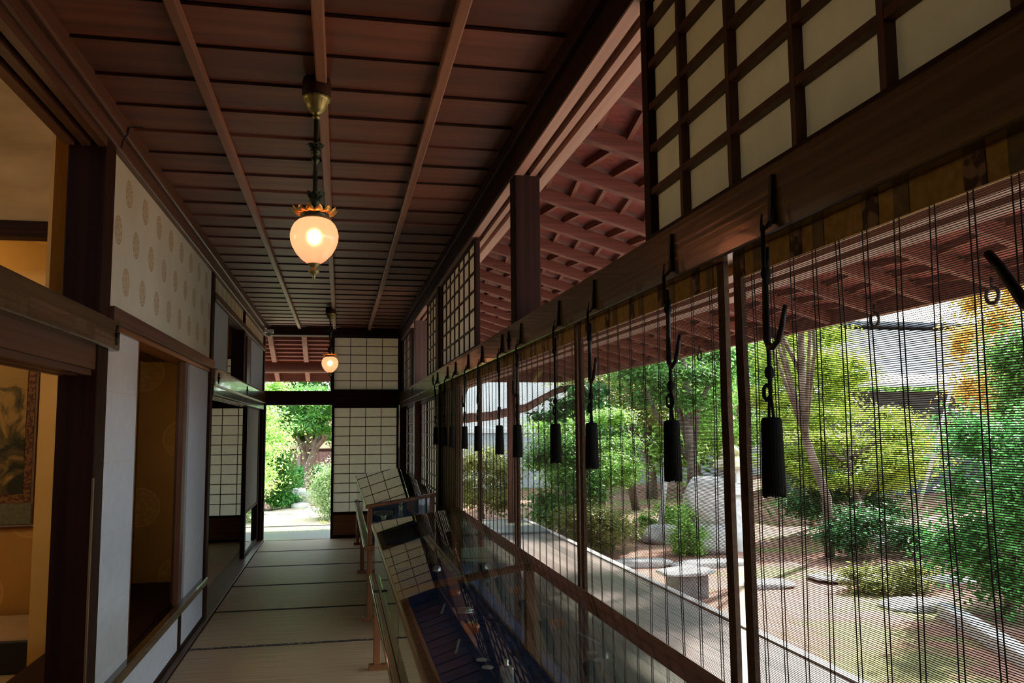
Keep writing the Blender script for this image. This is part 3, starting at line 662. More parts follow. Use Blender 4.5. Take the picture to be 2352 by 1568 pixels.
# ---- surveillance camera and ceiling cord
e=empty('security_camera',(-.93,11.25,2.70),'small white security camera at the top left corner beside the end opening','camera')
MB().box(-.05,.07,-.05,.05,.0,.045).build('housing',M['white plastic'],e,bevel=.008)
MB().lathe([(0,-.045),(.022,-.038),(.032,-.018),(.036,.0),(0,.0)],(.02,0,0),20).build('lens_dome',noisy('grey dome',(.2,.25,.22),(.25,.3,.26),(1,1,1),3,.2),e,True)
MB().box(-.075,-.05,-.02,.02,-.01,.05).build('bracket',M['white plastic'],e)
cbm=MB(); cbm.tube([(-.90,3.98,2.822),(-.945,3.97,2.818),(-.95,3.94,2.80),(-.948,3.92,2.77),(-.965,3.91,2.73),(-.975,3.93,2.705)],.004,6)
tag(cbm.build('cable',M['twine']),'thin dark cable looping over the ceiling edge above the near left post','cable')

# ================================================================ DISPLAY CASES
def case(y0,y1,label,mid=True):
    xf,xb=.205,.735; zf,zb=.865,.945; Lh=y1-y0
    e=empty('display_case',(xf,y0,0),label,'display case','glass display cases')
    D=xb-xf; wd=M['warmz']; wy=M['warmy']; wx=M['warmx']
    def B(name,mat,*bs,bev=.003):
        m=MB()
        for b in bs: m.box(*b)
        return m.build(name,mat,e,bevel=bev)
    t=.042
    def top(x): return zf-.0+(zb-zf)*x/D
    ly=[0,Lh-t]+([Lh/2-t/2] if mid else [])
    for yy in ly:
        for xx in (0.008,D-t-.008):
            m=MB(); m.box(xx,xx+t,yy,yy+t,.03,.52); m.box(xx-.004,xx+t+.004,yy-.004,yy+t+.004,.495,.52)
            m.build('leg',wd,e,bevel=.004)
            m=MB(); h=top(xx+t/2)-.03; m.box(xx+.004,xx+t-.004,yy+.004,yy+t-.004,.56,h); m.build('corner_post',wd,e,bevel=.003)
        B('foot_bar',wx,(-.02,D+.02,yy-.006,yy+t+.006,0,.032))
    B('lower_frame',wy,(-.012,.035,-.01,Lh+.01,.52,.562),(D-.035,D+.012,-.01,Lh+.01,.52,.562),(.035,D-.035,-.01,.035,.52,.562),(.035,D-.035,Lh-.035,Lh+.01,.52,.562))
    B('front_rail',M['nageshi'],(-.020,-.004,0,Lh,.535,.553))
    B('base_board',M['darky'],(.01,D-.01,.0,Lh,.545,.565))
    # velvet bed: a shallow slope with a flat rear strip
    m=MB(); m.hexa([(.045,.03,.566),(D-.045,.03,.566),(D-.045,Lh-.03,.566),(.045,Lh-.03,.566),(.045,.03,.585),(D-.045,.03,.622),(D-.045,Lh-.03,.622),(.045,Lh-.03,.585)])
    m.build('velvet_bed',M['velvet'],e)
    # sloped top frame
    m=MB(); w=.036; h=.028
    def slab(x0,x1,ya,yb,dz0,dz1):
        m.hexa([(x0,ya,top(x0)+dz0),(x1,ya,top(x1)+dz0),(x1,yb,top(x1)+dz0),(x0,yb,top(x0)+dz0),(x0,ya,top(x0)+dz1),(x1,ya,top(x1)+dz1),(x1,yb,top(x1)+dz1),(x0,yb,top(x0)+dz1)])
    slab(-.008,w-.008,-.008,Lh+.008,-h,0); slab(D-w+.008,D+.008,-.008,Lh+.008,-h,0); slab(w-.008,D-w+.008,-.008,w-.012,-h,0); slab(w-.008,D-w+.008,Lh-w+.012,Lh+.008,-h,0)
    if mid: slab(w-.008,D-w+.008,Lh/2-.014,Lh/2+.014,-h,-.004)
    m.build('top_frame',wy,e,bevel=.005)
    m=MB(); slab(.0,D,.0,Lh,-.001,.0035); gm=m.build('top_glass',M['glass'],e)
    m=MB(); m.box(.012,.016,t,Lh-t,.562,zf-h); m.build('front_glass',M['glass'],e)
    m=MB(); m.box(D-.016,D-.012,t,Lh-t,.562,zb-h); m.build('back_glass',M['glass'],e)
    for ya in (.012,Lh-.016):
        m=MB(); m.hexa([(t,ya,.562),(D-t,ya,.562),(D-t,ya+.004,.562),(t,ya+.004,.562),(t,ya,top(t)-h),(D-t,ya,top(D-t)-h),(D-t,ya+.004,top(D-t)-h),(t,ya+.004,top(t)-h)]); m.build('end_glass',M['glass'],e)
    # sliding bolt on the front
    m=MB(); m.tube([(-.024,Lh*.82,.60),(.006,Lh*.82,.60)],.007,8); m.build('bolt',M['patina'],e,True)
    return e
case(1.0,5.33,'long glass topped wooden display case with dark blue velvet, the near one')
case(6.62,10.98,'far glass topped wooden display case reflecting the lattice screen, standing before the end wall')
def bedz(x): return .585+(.622-.585)*((x-.205)-.045)/(.53-.09)
def thing(name,mb,mat,label,cat,smooth=True,group=None): return tag(mb.build(name,mat,None,smooth),label,cat,group)
for y,x,lab,s in ((4.25,.565,'round reddish carved bead lying on blue velvet in the near case, the farther of two',1.0),(3.50,.535,'oval reddish carved bead lying on blue velvet in the near case, the nearer of two',1.1)):
    g=MB(); g.rock((x,y,bedz(x)+.019*s),(.034*s,.028*s,.022*s),int(y*10),4,.06); thing('carved_bead',g,M['amber'],lab,'ornament')
e=empty('silver_clasp',(.560,3.86,bedz(.56)),'small silver box shaped clasp on blue velvet between the two reddish beads','clasp')
MB().box(-.032,.032,-.018,.018,.001,.026).build('clasp_body',M['silver'],e,bevel=.005)
m=MB(); m.tube([(-.036,-.021,.008),(.036,-.021,.008)],.004,6); m.tube([(-.036,-.021,.02),(.036,-.021,.02)],.003,6); m.build('clasp_bar',M['silver'],e,True)
for y,x,lab in ((3.10,.512,'small white oval card disc on the velvet, the farther of the pair'),(3.0,.516,'small white oval card disc on the velvet, the nearer of the pair')):
    g=MB(); g.lathe([(0,.0),(.021,.0),(.021,.003),(0,.003)],(x,y,bedz(x)+.001),24); thing('card_disc',g,M['ivory'],lab,'disc',False)
e=empty('silver_flask',(.545,2.80,bedz(.545)),'square silver flask with a ringed stopper at the bottom edge of the near case','flask')
MB().box(-.022,.022,-.016,.016,.001,.055).build('flask_body',M['silver'],e,bevel=.006)
MB().lathe([(0,.055),(.008,.055),(.009,.060),(.006,.064),(.008,.070),(.004,.078),(0,.08)],(0,0,0),12).build('stopper',M['silver'],e,True)
e=empty('bell_ornament',(.565,5.02,bedz(.565)),'small rounded silver and brown bell in the far part of the near case','ornament')
MB().lathe([(0,.036),(.012,.034),(.022,.022),(.026,.006),(.026,.001),(0,.001)],(0,0,0),20).build('dome',M['silver'],e,True); MB().lathe([(0,.042),(.005,.040),(.005,.034),(0,.034)],(0,0,0),8).build('knob',M['amber'],e,True)
g=MB(); bz=bedz(.66); g.tube([(.64,4.56,bz+.004),(.66,4.50,bz+.02),(.68,4.45,bz+.012),(.69,4.42,bz+.03)],[.002,.006,.008,.002],8); thing('silver_pin',g,M['silver'],'slender silver hairpin beside the back glass of the near case','hairpin')
g=MB(); g.tube([(.63+.045*math.cos(a),3.62+.06*math.sin(a),bedz(.63)+.004) for a in np.linspace(.2,5.6,22)],.0025,6); thing('dark_necklace',g,M['thread'],'dark cord necklace lying open on the blue velvet near the back','necklace')
for k,(x,y,a) in enumerate(((.46,4.0,.25),(.435,3.32,.5))):
    g=MB(); g.beam((x,y-.09,bedz(x)+.004),(x+.04,y+.10,bedz(x+.04)+.004),.008,.004); thing('display_rod',g,M['greywall'],['slim grey rod on the velvet beside the silver clasp','slim grey rod on the velvet beside the nearer reddish bead'][k],'rod',False)
# far case glassware
def gw(name,x,y,prof,label,cat,n=20,parts=()):
    e=empty(name,(x,y,bedz(x)+.001),label,cat,'glassware in the far case')
    gbo=MB().lathe(prof,(0,0,0),n).build('glass_body',M['cutglass'],e,True)
    for pn,pr,mt in parts: MB().lathe(pr,(0,0,0),16).build(pn,M[mt],gbo,True)
gw('glass_dome',.375,7.35,[(0,0),(.055,.0),(.072,.018),(.068,.040),(.045,.062),(.018,.072),(.010,.085),(.022,.10),(.03,.125),(0,.13)],'low round glass vessel at the left of the far case','glass vessel',24)
gw('glass_bottle',.455,7.25,[(0,0),(.045,0),(.048,.045),(.040,.070),(.018,.085),(.012,.11),(.016,.118),(0,.118)],'squat glass bottle with a dark stopper in the middle of the far case','bottle',8,(('stopper',[(0,.118),(.006,.118),(.006,.165),(.009,.17),(.008,.18),(0,.182)],'iron'),))
gw('glass_decanter',.525,7.45,[(0,0),(.045,.0),(.042,.03),(.022,.07),(.015,.12),(.017,.16),(.025,.175),(0,.178)],'tall clear glass decanter beside the squat bottle in the far case','decanter',20,(('stopper',[(0,.178),(.010,.18),(.018,.195),(.012,.212),(0,.216)],'cutglass'),))
gw('glass_dish',.40,7.85,[(0,0),(.03,0),(.02,.02),(.02,.05),(.085,.075),(.09,.10),(.085,.10),(.07,.08),(0,.07)],'footed glass dish behind the bottles in the far case','dish',24)
gw('glass_tumbler',.655,7.0,[(0,0),(.036,0),(.042,.10),(.046,.13),(.040,.13),(.036,.02),(0,.015)],'clear glass tumbler by the right end glass of the far case','tumbler',20)

# ================================================================ VERANDA AND EAVES
S(MB().box(R+.20,2.95,YB-1,11.86,-.12,-.05).build('veranda_floor',M['veranda']))
vf=MB(); vf.box(-6,2.95,11.86,13.75,-.12,-.05); S(vf.build('veranda_floor_end',planks('end veranda boards',(.10,.12,.075),(.17,.195,.125),'x',.12,.0,.5,.4,.03,.12,60)))
S(MB().box(-6,2.95,YE+.16,12.62,-.05,-.022).build('trim_39',noisy('grey green threshold boards',(.07,.10,.09),(.11,.15,.135),(.5,20,1),2,.5)))
S(MB().box(2.95,3.02,YB-1,13.82,-.17,-.035).build('trim_40',noisy('weathered veranda edge',(.45,.43,.40),(.60,.58,.54),(20,1,20),1,.7)))
S(MB().box(-6,3.0,13.75,13.82,-.17,-.035).build('trim_41',noisy('weathered veranda end edge',(.40,.38,.35),(.55,.53,.5),(1,20,20),1,.7)))
und=MB(); und.box(-6,2.7,YB-1,13.5,-.5,-.12); S(und.build('foundation',M['stone']))
def pst(name,x,y,r,z0,z1,label,mat='raftery'):
    m=MB(); m.tube([(x,y,z0),(x,y,z1)],r,10); return S(m.build(name,M[mat],None,True))
pst('trim_42',2.72,13.42,.07,-.06,2.40,'');pst('trim_43',2.72,6.1-8,.07,-.06,2.42,'')
pst('trim_44',-2.6,13.42,.07,-.06,2.40,'')
lb=MB(); lb.tube([(2.72,YB-1,2.455),(2.72,13.6,2.455)],.08,12); S(lb.build('trim_45',M['raftery'],None,True))
lb=MB(); lb.tube([(-6,13.42,2.405),(-2,13.42,2.40),(0,13.42,2.41),(2.9,13.42,2.405)],.085,14); S(lb.build('trim_46',M['rafter'],None,True))
SL=.3; Z0=3.20
def rz(d): return Z0-SL*d      # underside of rafters at distance d beyond the wall line
XW,YW=.9,11.8; OUT=3.1
S(MB().add([(XW-.1,YB-2,rz(-.1)+.12),(XW+OUT,YB-2,rz(OUT)+.12),(XW+OUT,YW+OUT,rz(OUT)+.12),(XW-.1,YW-.1,rz(-.1)+.12),
            (XW-.1,YB-2,rz(-.1)+.19),(XW+OUT,YB-2,rz(OUT)+.19),(XW+OUT,YW+OUT,rz(OUT)+.19),(XW-.1,YW-.1,rz(-.1)+.19)],
           [(0,3,2,1),(4,5,6,7),(0,1,5,4),(1,2,6,5),(2,3,7,6),(3,0,4,7)]).build('eaves_right',M['eave']))
S(MB().add([(-7,YW-.1,rz(-.1)+.12),(XW-.1,YW-.1,rz(-.1)+.12),(XW+OUT,YW+OUT,rz(OUT)+.12),(-7,YW+OUT,rz(OUT)+.12),
            (-7,YW-.1,rz(-.1)+.19),(XW-.1,YW-.1,rz(-.1)+.19),(XW+OUT,YW+OUT,rz(OUT)+.19),(-7,YW+OUT,rz(OUT)+.19)],
           [(0,3,2,1),(4,5,6,7),(0,1,5,4),(1,2,6,5),(2,3,7,6),(3,0,4,7)]).build('eaves_end',M['eave']))
S(MB().box(-7,XW,YB-2,YW,4.1,4.2).build('roof',M['rooftile']))
S(MB().box(XW-.12,XW+.02,YB-2,YW,rz(0)+.1,4.1).build('wall_upper_right',M['cream'])); S(MB().box(-7,XW,YW-.08,YW+.02,3.2,4.1).build('wall_upper_end',M['cream']))
for k in range(-13,18):
    y=3.84+.605*k
    d0=max(.0,y-YW); 
    if d0>OUT-.1: continue
    m=MB(); m.beam((XW+d0-.03*(d0==0),y,rz(d0)+.045),(XW+OUT-.02,y,rz(OUT-.02)+.045),.062,.09); S(m.build('rafter',M['rafter'],bevel=.003))
for k in range(-10,9):
    x=-.55+.5*k
    d0=max(0,x-XW)
    if d0>OUT-.1: continue
    m=MB(); m.beam((x,YW+d0,rz(d0)+.045),(x,YW+OUT-.02,rz(OUT-.02)+.045),.075,.09); S(m.build('rafter',M['raftery'],bevel=.003))
# battens between rafters: slightly slanted, alternating bay by bay
km=MB()
for k in range(-9,17):
    ya=3.84+.605*k+.03; yb=ya+.545; s=.07 if k%2==0 else -.07
    for j in range(17):
        x=XW+.12+.18*j
        if x-XW<yb-YW: continue
        d=x-XW
        km.beam((x-s/2,ya,rz(d-s/2)+.098),(x+s/2,yb,rz(d+s/2)+.098),.030,.045)
S(km.build('eaves_battens',M['raftery']))
km=MB()
for k in range(19):
    y=YW+.10+.16*k; d=y-YW; km.beam((-6,y,rz(d)+.105),(XW+d,y,rz(d)+.105),.05,.035)
S(km.build('eaves_battens_end',M['rafter']))
fb=MB(); fb.box(XW+OUT-.03,XW+OUT+.02,YB-2,YW+OUT,rz(OUT)-.0,rz(OUT)+.14); S(fb.build('trim_47',M['raftery'])); fb=MB(); fb.box(-7,XW+OUT,YW+OUT-.03,YW+OUT+.02,rz(OUT),rz(OUT)+.14); S(fb.build('trim_48',M['rafter']))
# small iron rings hanging under the eave edge
for i,y in enumerate((3.3,4.35,5.5,7.0,8.6)):
    m=MB(); m.tube([(3.86+.0,y+.05*math.cos(a),2.215+.05*math.sin(a)) for a in np.linspace(PI/2,PI*2.3,14)],.012,6); m.tube([(3.86,y,2.26),(3.86,y,2.33)],.01,6)
    tag(m.build('eave_hook',M['iron'],None,True),'black iron ring hook under the eave edge, %s'%(['at the far right of the picture','second from the right','third from the right','fourth from the right','fifth and leftmost'][i]),'hook','ring hooks under the eave edge')

# ================================================================ GARDEN
GZ=-.45
gx=np.linspace(-14,30,89); gy=np.linspace(-8,45,107)
V=[(float(x),float(y),GZ+.02*math.sin(x*1.3)*math.cos(y*1.1)+.012*math.sin(3.1*x+2*y)+(0.0 if x<9 else .05*(x-9))) for y in gy for x in gx]
F=[(j*89+i,j*89+i+1,(j+1)*89+i+1,(j+1)*89+i) for j in range(106) for i in range(88)]
g=MB(); g.v=V; g.f=F; g.m=[0]*len(F); S(g.build('ground',M['ground'],None,True))
# pale sand path past the end veranda
pm=MB(); pv=[];pf=[]
for i in range(25):
    y=14.3+i*.33; c=-.75+.25*math.sin(i*.3); w=.95+.12*math.sin(i*.9)
    if y>19.5: w*=max(.25,1-(y-19.5)/4)
    pv+=[(c-w,y,GZ+.035),(c-w*.4,y,GZ+.05),(c+w*.4,y,GZ+.05),(c+w,y,GZ+.035)]
for i in range(24):
    for j in range(3): pf.append((i*4+j,i*4+j+1,i*4+j+5,i*4+j+4))
pm.add(pv,pf); S(pm.build('path',M['sand'],None,True))
def leaf_obj(pads,count,size,seed,flat=.6):
    r=np.random.default_rng(seed)
    pads=np.array(pads,float) # cx,cy,cz,rx,ry,rz
    vol=(pads[:,3]*pads[:,4]); pr=vol/vol.sum(); idx=r.choice(len(pads),count,p=pr)
    d=r.normal(size=(count,3)); d/=np.linalg.norm(d,axis=1)[:,None]; rad=np.minimum(np.abs(r.normal(size=count))*.55+.12,1.35)
    c=pads[idx,:3]+d*rad[:,None]*pads[idx,3:6]
    nrm=r.normal(size=(count,3)); nrm[:,2]=np.abs(nrm[:,2])*1.2+flat; nrm+=d*.6; nrm/=np.linalg.norm(nrm,axis=1)[:,None]
    t=np.cross(nrm,r.normal(size=(count,3))); t/=np.linalg.norm(t,axis=1)[:,None]; b=np.cross(nrm,t)
    s=size*(.6+.8*r.random(count))[:,None]
    p0=c-t*s; p1=c+b*s*.45+nrm*s*.06; p2=c+t*s; p3=c-b*s*.45+nrm*s*.06
    v=np.stack([p0,p1,p2,p3],1).reshape(-1,3)
    me=bpy.data.meshes.new('foliage'); me.vertices.add(count*4); me.vertices.foreach_set('co',v.ravel())
    me.loops.add(count*4); me.loops.foreach_set('vertex_index',np.arange(count*4)); me.polygons.add(count); me.polygons.foreach_set('loop_start',np.arange(0,count*4,4)); me.polygons.foreach_set('loop_total',np.full(count,4))
    me.update(calc_edges=True); return me
LM={}
def lm(key):
    C={'bright':((.14,.33,.06),(.42,.68,.18)),'green':((.035,.13,.025),(.13,.34,.06)),'deep':((.015,.07,.02),(.06,.22,.06)),'yellow':((.22,.36,.04),(.58,.70,.12)),
       'orange':((.55,.33,.06),(.80,.60,.18)),'pale':((.16,.28,.10),(.42,.56,.27)),'blue':((.03,.15,.03),(.12,.42,.10)),'olive':((.13,.16,.04),(.30,.33,.09)),'moss':((.20,.13,.06),(.34,.30,.12))}[key]
    if key not in LM: LM[key]=leafmat(key+' leaves',C[0],C[1])
    return LM[key]
def tree(name,label,cat,base,cen,r,key,count,size,npad,seed,padr=.42,padz=.45,trunk=.06,bark='bark',group=None,branches=6):
    R_=random.Random(seed); e=empty(name,base,label,cat,group); small=size<.1; count=int(count*(2.6 if small else 1.7)); size*=(.68 if small else .8); padr*=1.15; padz=min(.95,padz*1.5); npad=int(npad*1.3)
    pads=[]
    for i in range(npad):
        th=R_.uniform(0,2*PI); u=R_.uniform(-.9,1); q=R_.uniform(.35,1)**.5; s=math.sqrt(max(0,1-u*u*.8))
        pads.append((cen[0]-base[0]+r[0]*q*s*math.cos(th)*.8,cen[1]-base[1]+r[1]*q*s*math.sin(th)*.8,cen[2]-base[2]+r[2]*u*.8,
            r[0]*padr*R_.uniform(.7,1.2),r[1]*padr*R_.uniform(.7,1.2),r[2]*padr*padz*R_.uniform(.7,1.2)))
    me=leaf_obj(pads,count,size,seed); me.name='foliage'; me.materials.append(lm(key))
    o=bpy.data.objects.new('foliage',me); COL.objects.link(o); o.parent=e
    if trunk:
        m=MB(); tx,ty,tz=cen[0]-base[0],cen[1]-base[1],cen[2]-base[2]
        pts=[(0,0,-.1)]
        for i in range(1,6):
            s=i/5; pts.append((tx*s+R_.uniform(-1,1)*r[0]*.10,ty*s+R_.uniform(-1,1)*r[1]*.08,(tz+.2*r[2])*s))
        m.tube(pts,[trunk*(1.25-.8*i/5) for i in range(6)],8)
        for p in pads[:branches]:
            a=pts[R_.choice((2,3,4))]; mid=[(a[k]+p[k])/2+R_.uniform(-.1,.1)*r[0] for k in range(3)]
            m.tube([a,mid,p[:3]],[trunk*.5,trunk*.35,trunk*.15],6)
        m.build('trunk',M[bark],e,True)
    return e
G=GZ
# --- seen through the end opening
tree('maple_tree','bright yellow green maple filling the left half of the end doorway','tree',(-2.6,19.4,G),(-2.35,19.2,1.75),(1.35,1.3,1.9),'bright',15000,.055,34,1,.34,.4,.06)
tree('evergreen_tree','glossy evergreen tree with a forked trunk in the middle of the end doorway','tree',(-1.05,22.6,G),(-.35,22.4,1.75),(1.5,1.2,.85),'green',13000,.07,24,2,.34,.35,.12,branches=12)
tree('azalea_bush','pale green clipped azalea bush at the right of the end doorway','bush',(.12,18.3,G),(.12,18.3,.10),(.75,.7,.62),'pale',14000,.035,26,3,.45,.7,.03)
tree('low_bush','small brownish low bush by the sand path in the end doorway','bush',(-.12,15.9,G),(-.10,15.9,-.27),(.36,.3,.2),'olive',2500,.03,8,4,.5,.7,0)
tree('garden_shrub','loose green shrub under the maple at the left of the end doorway','bush',(-1.85,20.9,G),(-1.75,20.9,.30),(.75,.7,.75),'green',7000,.05,16,5,.42,.5,.05)
tree('laurel_bush','dark glossy laurel bush beyond the pale azalea','bush',(-.5,23.8,G),(-.5,23.8,.05),(1.0,.6,.40),'blue',6000,.08,14,6,.45,.5,.04)
tree('fern_clump','low fern clump beside the grey rocks under the maple','fern',(-1.35,21.3,G),(-1.30,21.2,-.2),(.42,.35,.22),'blue',2200,.05,8,7,.5,.6,0)
# tall backdrop of the end garden
for i,(x,y,key,lab) in enumerate(((-7.2,30,'green','tall broad tree behind the fence, far left of the end doorway'),(-2.4,32,'green','tall dark tree behind the fence in the middle of the end doorway'),(2.2,33.5,'bright','tall light green tree behind the fence, right of the end doorway'))):
    tree('backdrop_tree',lab,'tree',(x,y,G),(x,y,4.2),(2.4,1.6,3.3),key,11000,.13,26,20+i,.36,.5,.16,group='tall trees behind the end fence')
# rocks and stepping stones
def rock(c,r,seed,label,mat='stone',name='garden_rock',grp='garden rocks',cat='rock'):
    m=MB(); m.rock(c,r,seed,3,.16); return tag(m.build(name,M[mat],None,True),label,cat,grp)
rock((-1.02,22.0,-.25),(.24,.22,.28),1,'brownish upright rock left of the pale boulder in the end garden')
rock((-.72,21.6,-.25),(.34,.28,.26),2,'pale boulder under the pine like tree in the end garden')
rock((-.90,21.0,-.38),(.25,.22,.12),3,'low pale rock in front of the pale boulder in the end garden')
for i,(x,y,rx) in enumerate(((-1.75,19.6,.32),(-1.15,19.55,.42),(-.45,20.2,.45))):
    rock((x,y,G+.045),(rx,.22,.06),10+i,['flat stepping stone at the left edge of the end doorway','flat stepping stone in the middle of the end garden path','flat stepping stone by the azalea in the end garden'][i],'stone','stepping_stone','stepping stones','stone')
# fence of the end garden
f=empty('garden_fence',(0,26,G),'red brown board fence with an ochre plaster upper wall beyond the end garden','fence')
MB().box(-7,3,0,.08,0,1.25).build('lower_boards',M['redboard'],f); MB().box(-7,3,.0,.10,1.25,1.34).build('rail',M['darkx'],f); MB().box(-7,3,.04,.10,1.34,2.3).build('plaster_panel',M['ochre'],f)
for k in range(9): MB().box(-7+k*1.15,-6.9+k*1.15,-.06,.02,0,2.3).build('fence_post',M['bark'],f)
MB().box(-7.1,3.1,-.2,.3,2.3,2.42).build('coping',M['rooftile'],f)
# --- right garden, seen through the blinds
hb=empty('neighbouring_house',(7.5,26.5,G),'white and blue grey walled house far behind the shrubs, seen through the far blinds','house')
MB().box(-4,7.5,0,4,0,1.75).build('lower_wall',M['greywall'],hb); MB().box(-4,7.5,-.05,4,1.75,1.9).build('band',M['plaster'],hb); MB().box(-4,7.5,0,4,1.9,5.2).build('upper_wall',M['plaster'],hb)
MB().hexa([(-4.6,-.7,5.2),(8,-.7,5.2),(8,4.7,5.2),(-4.6,4.7,5.2),(-4.6,1.9,6.4),(8,1.9,6.4),(8,2.1,6.4),(-4.6,2.1,6.4)]).build('roof',M['rooftile'],hb)
pn=empty('pine_tree',(1.15,14.8,G),'large pine with a long reddish branch arching sideways behind the far blinds','tree')
m=MB(); b0=(1.15,14.8,G)
def rel(p): return tuple(p[k]-b0[k] for k in range(3))
m.tube([rel(p) for p in ((1.35,15.0,G-.1),(1.45,14.9,.3),(1.55,14.8,1.0),(1.72,14.8,1.5),(2.05,14.9,2.0),(2.3,14.9,2.5),(2.9,15,3.0))],[.17,.15,.14,.13,.12,.10,.08],10); m.build('trunk',M['redbark'],pn,True)
m=MB(); m.tube([rel(p) for p in ((1.72,14.8,1.45),(2.1,14.6,1.62),(2.6,14.5,1.66),(3.2,14.4,1.80),(3.7,14.3,2.08),(4.2,14.2,2.22))],[.10,.085,.08,.07,.055,.03],9); m.build('branch',M['redbark'],pn,True)
me=leaf_obj([(2.9,-.5,2.3,.5,.4,.12),(2.5,-.4,2.1,.4,.3,.10),(3.1,-.6,2.55,.45,.35,.12),(1.6,.1,3.4,.8,.6,.25),(2.3,.1,3.5,.7,.6,.2)],5200,.06,77,.1); me.materials.append(lm('deep')); o=bpy.data.objects.new('foliage',me); COL.objects.link(o); o.parent=pn
tree('green_shrub','rounded green shrub behind the fourth blind, left of the veranda post','bush',(2.9,17.2,G),(2.9,17.2,.35),(.85,.8,.8),'olive',8000,.045,20,31,.42,.5,.04)
tree('green_shrub','leafy green shrub right of the veranda post','bush',(3.9,14.6,G),(3.9,14.6,.45),(.80,.8,.85),'green',8000,.05,18,32,.42,.5,.05)
tree('camellia_tree','spreading green tree with dark twisting trunk behind the second and third blinds','tree',(5.1,15.6,G),(4.6,15.3,1.05),(1.15,1.0,.85),'bright',11000,.055,22,33,.36,.35,.08,branches=14)
tree('camellia_tree','dense green tree between the pale pole and the third blind','tree',(5.4,17.8,G),(5.4,17.8,1.0),(1.0,.9,1.1),'green',10000,.06,20,34,.4,.4,.07)
tree('purple_maple','tall maple with sparse pinkish green leaves against the white sky','tree',(6.7,18.6,G),(6.5,18.6,2.6),(1.7,1.3,1.25),'olive',6500,.06,22,35,.34,.4,.08)
tree('leaning_tree','leaning grey trunk with green crown beside the stone monument','tree',(6.05,13.9,G),(5.9,14.0,2.45),(1.3,1.1,1.0),'green',9000,.06,20,36,.36,.4,.10)
tree('added_shade_tree','slender trunk behind the nearest blind, under an added unseen crown that shades the veranda','tree',(7.0,11.3,G),(5.6,9.9,3.75),(1.25,1.75,.55),'green',6000,.06,22,90,.42,.45,.06,branches=10)  # crown added out of view above the eave to shade the veranda
tree('maple_tree','yellow green maple behind the bright gap between the two near blinds','tree',(8.3,16.4,G),(8.1,16.4,2.4),(1.55,1.3,1.9),'bright',11000,.055,34,37,.34,.4,.06)
tree('maple_tree','tall light green maple in the upper left of the nearest blind','tree',(8.5,14.3,G),(8.5,14.3,2.4),(1.35,1.0,1.25),'yellow',11000,.055,30,38,.34,.4,.05)
tree('maple_tree','low spreading yellow green maple in the middle of the nearest blind','tree',(8.5,12.7,G),(8.5,12.8,1.05),(1.9,.9,.85),'yellow',16000,.045,30,39,.32,.35,.06,branches=14)
tree('orange_maple','orange and yellow leaved maple at the upper right edge of the picture','tree',(11.3,12.6,G),(11.2,12.5,2.9),(1.0,1.0,1.5),'orange',8000,.06,18,40,.38,.45,.08)
tree('dark_shrub','dark green mounded shrub under the spreading maple','bush',(8.8,13.4,G),(8.8,13.5,.15),(1.4,.5,.55),'deep',7000,.05,14,41,.42,.5,.04)
tree('low_shrub','low dark green shrub beside the foot of the slanting bamboo prop','bush',(7.7,11.0,G),(7.7,11.0,-.12),(.95,.5,.36),'deep',5000,.045,12,47,.45,.6,0)
tree('low_shrub','low yellow green plant between flat stones in the nearest blind','bush',(6.3,8.9,G),(6.3,8.9,-.28),(.6,.35,.2),'olive',3000,.035,10,48,.45,.6,0)
tree('glossy_shrub','large glossy blue green shrub at the right edge of the picture','bush',(6.5,7.4,G),(6.5,7.3,.62),(.78,.8,1.0),'blue',12000,.05,26,42,.42,.5,.05)
tree('glossy_shrub','tall green shrub behind the glossy one at the right edge','bush',(8.6,9.0,G),(8.6,9.0,1.3),(.85,.8,1.4),'green',9000,.055,20,43,.4,.5,.06)
tree('low_shrub','low bright shrub at the foot of the stone with the pale pole','bush',(5.5,13.7,G),(5.5,13.7,-.15),(.6,.4,.3),'bright',3500,.04,10,44,.45,.6,0)
tree('low_shrub','low mossy shrub along the veranda behind the third blind','bush',(3.7,12.3,G),(3.75,12.3,-.1),(.7,.6,.35),'olive',4500,.04,12,45,.45,.6,0)
tree('low_shrub','green tuft beside the big stone monument','bush',(5.1,11.9,G),(5.05,11.9,-.1),(.3,.3,.38),'bright',2200,.035,8,46,.45,.7,0)
for i,(x,y,key,h,lab) in enumerate(((8.5,36,'deep',4.0,'dark tall tree far behind the white house, leftmost'),(10.3,23.6,'green',4.0,'tall green tree far behind the bright gap'),(14.5,33.5,'green',6.0,'broad green tree behind the metal roofed house'),(20,27,'bright',4.6,'light green tree right of the metal roofed house'),(8.2,21.6,'bright',3.4,'light green tree behind the leaning trunk'),(16.5,11.5,'green',3.0,'green tree behind the orange maple at the right edge'))):
    tree('background_tree',lab,'tree',(x,y,G),(x,y,h*.75),(2.2,1.8,h*.75),key,9000,.13,24,60+i,.36,.5,.14,group='background trees of the right garden')
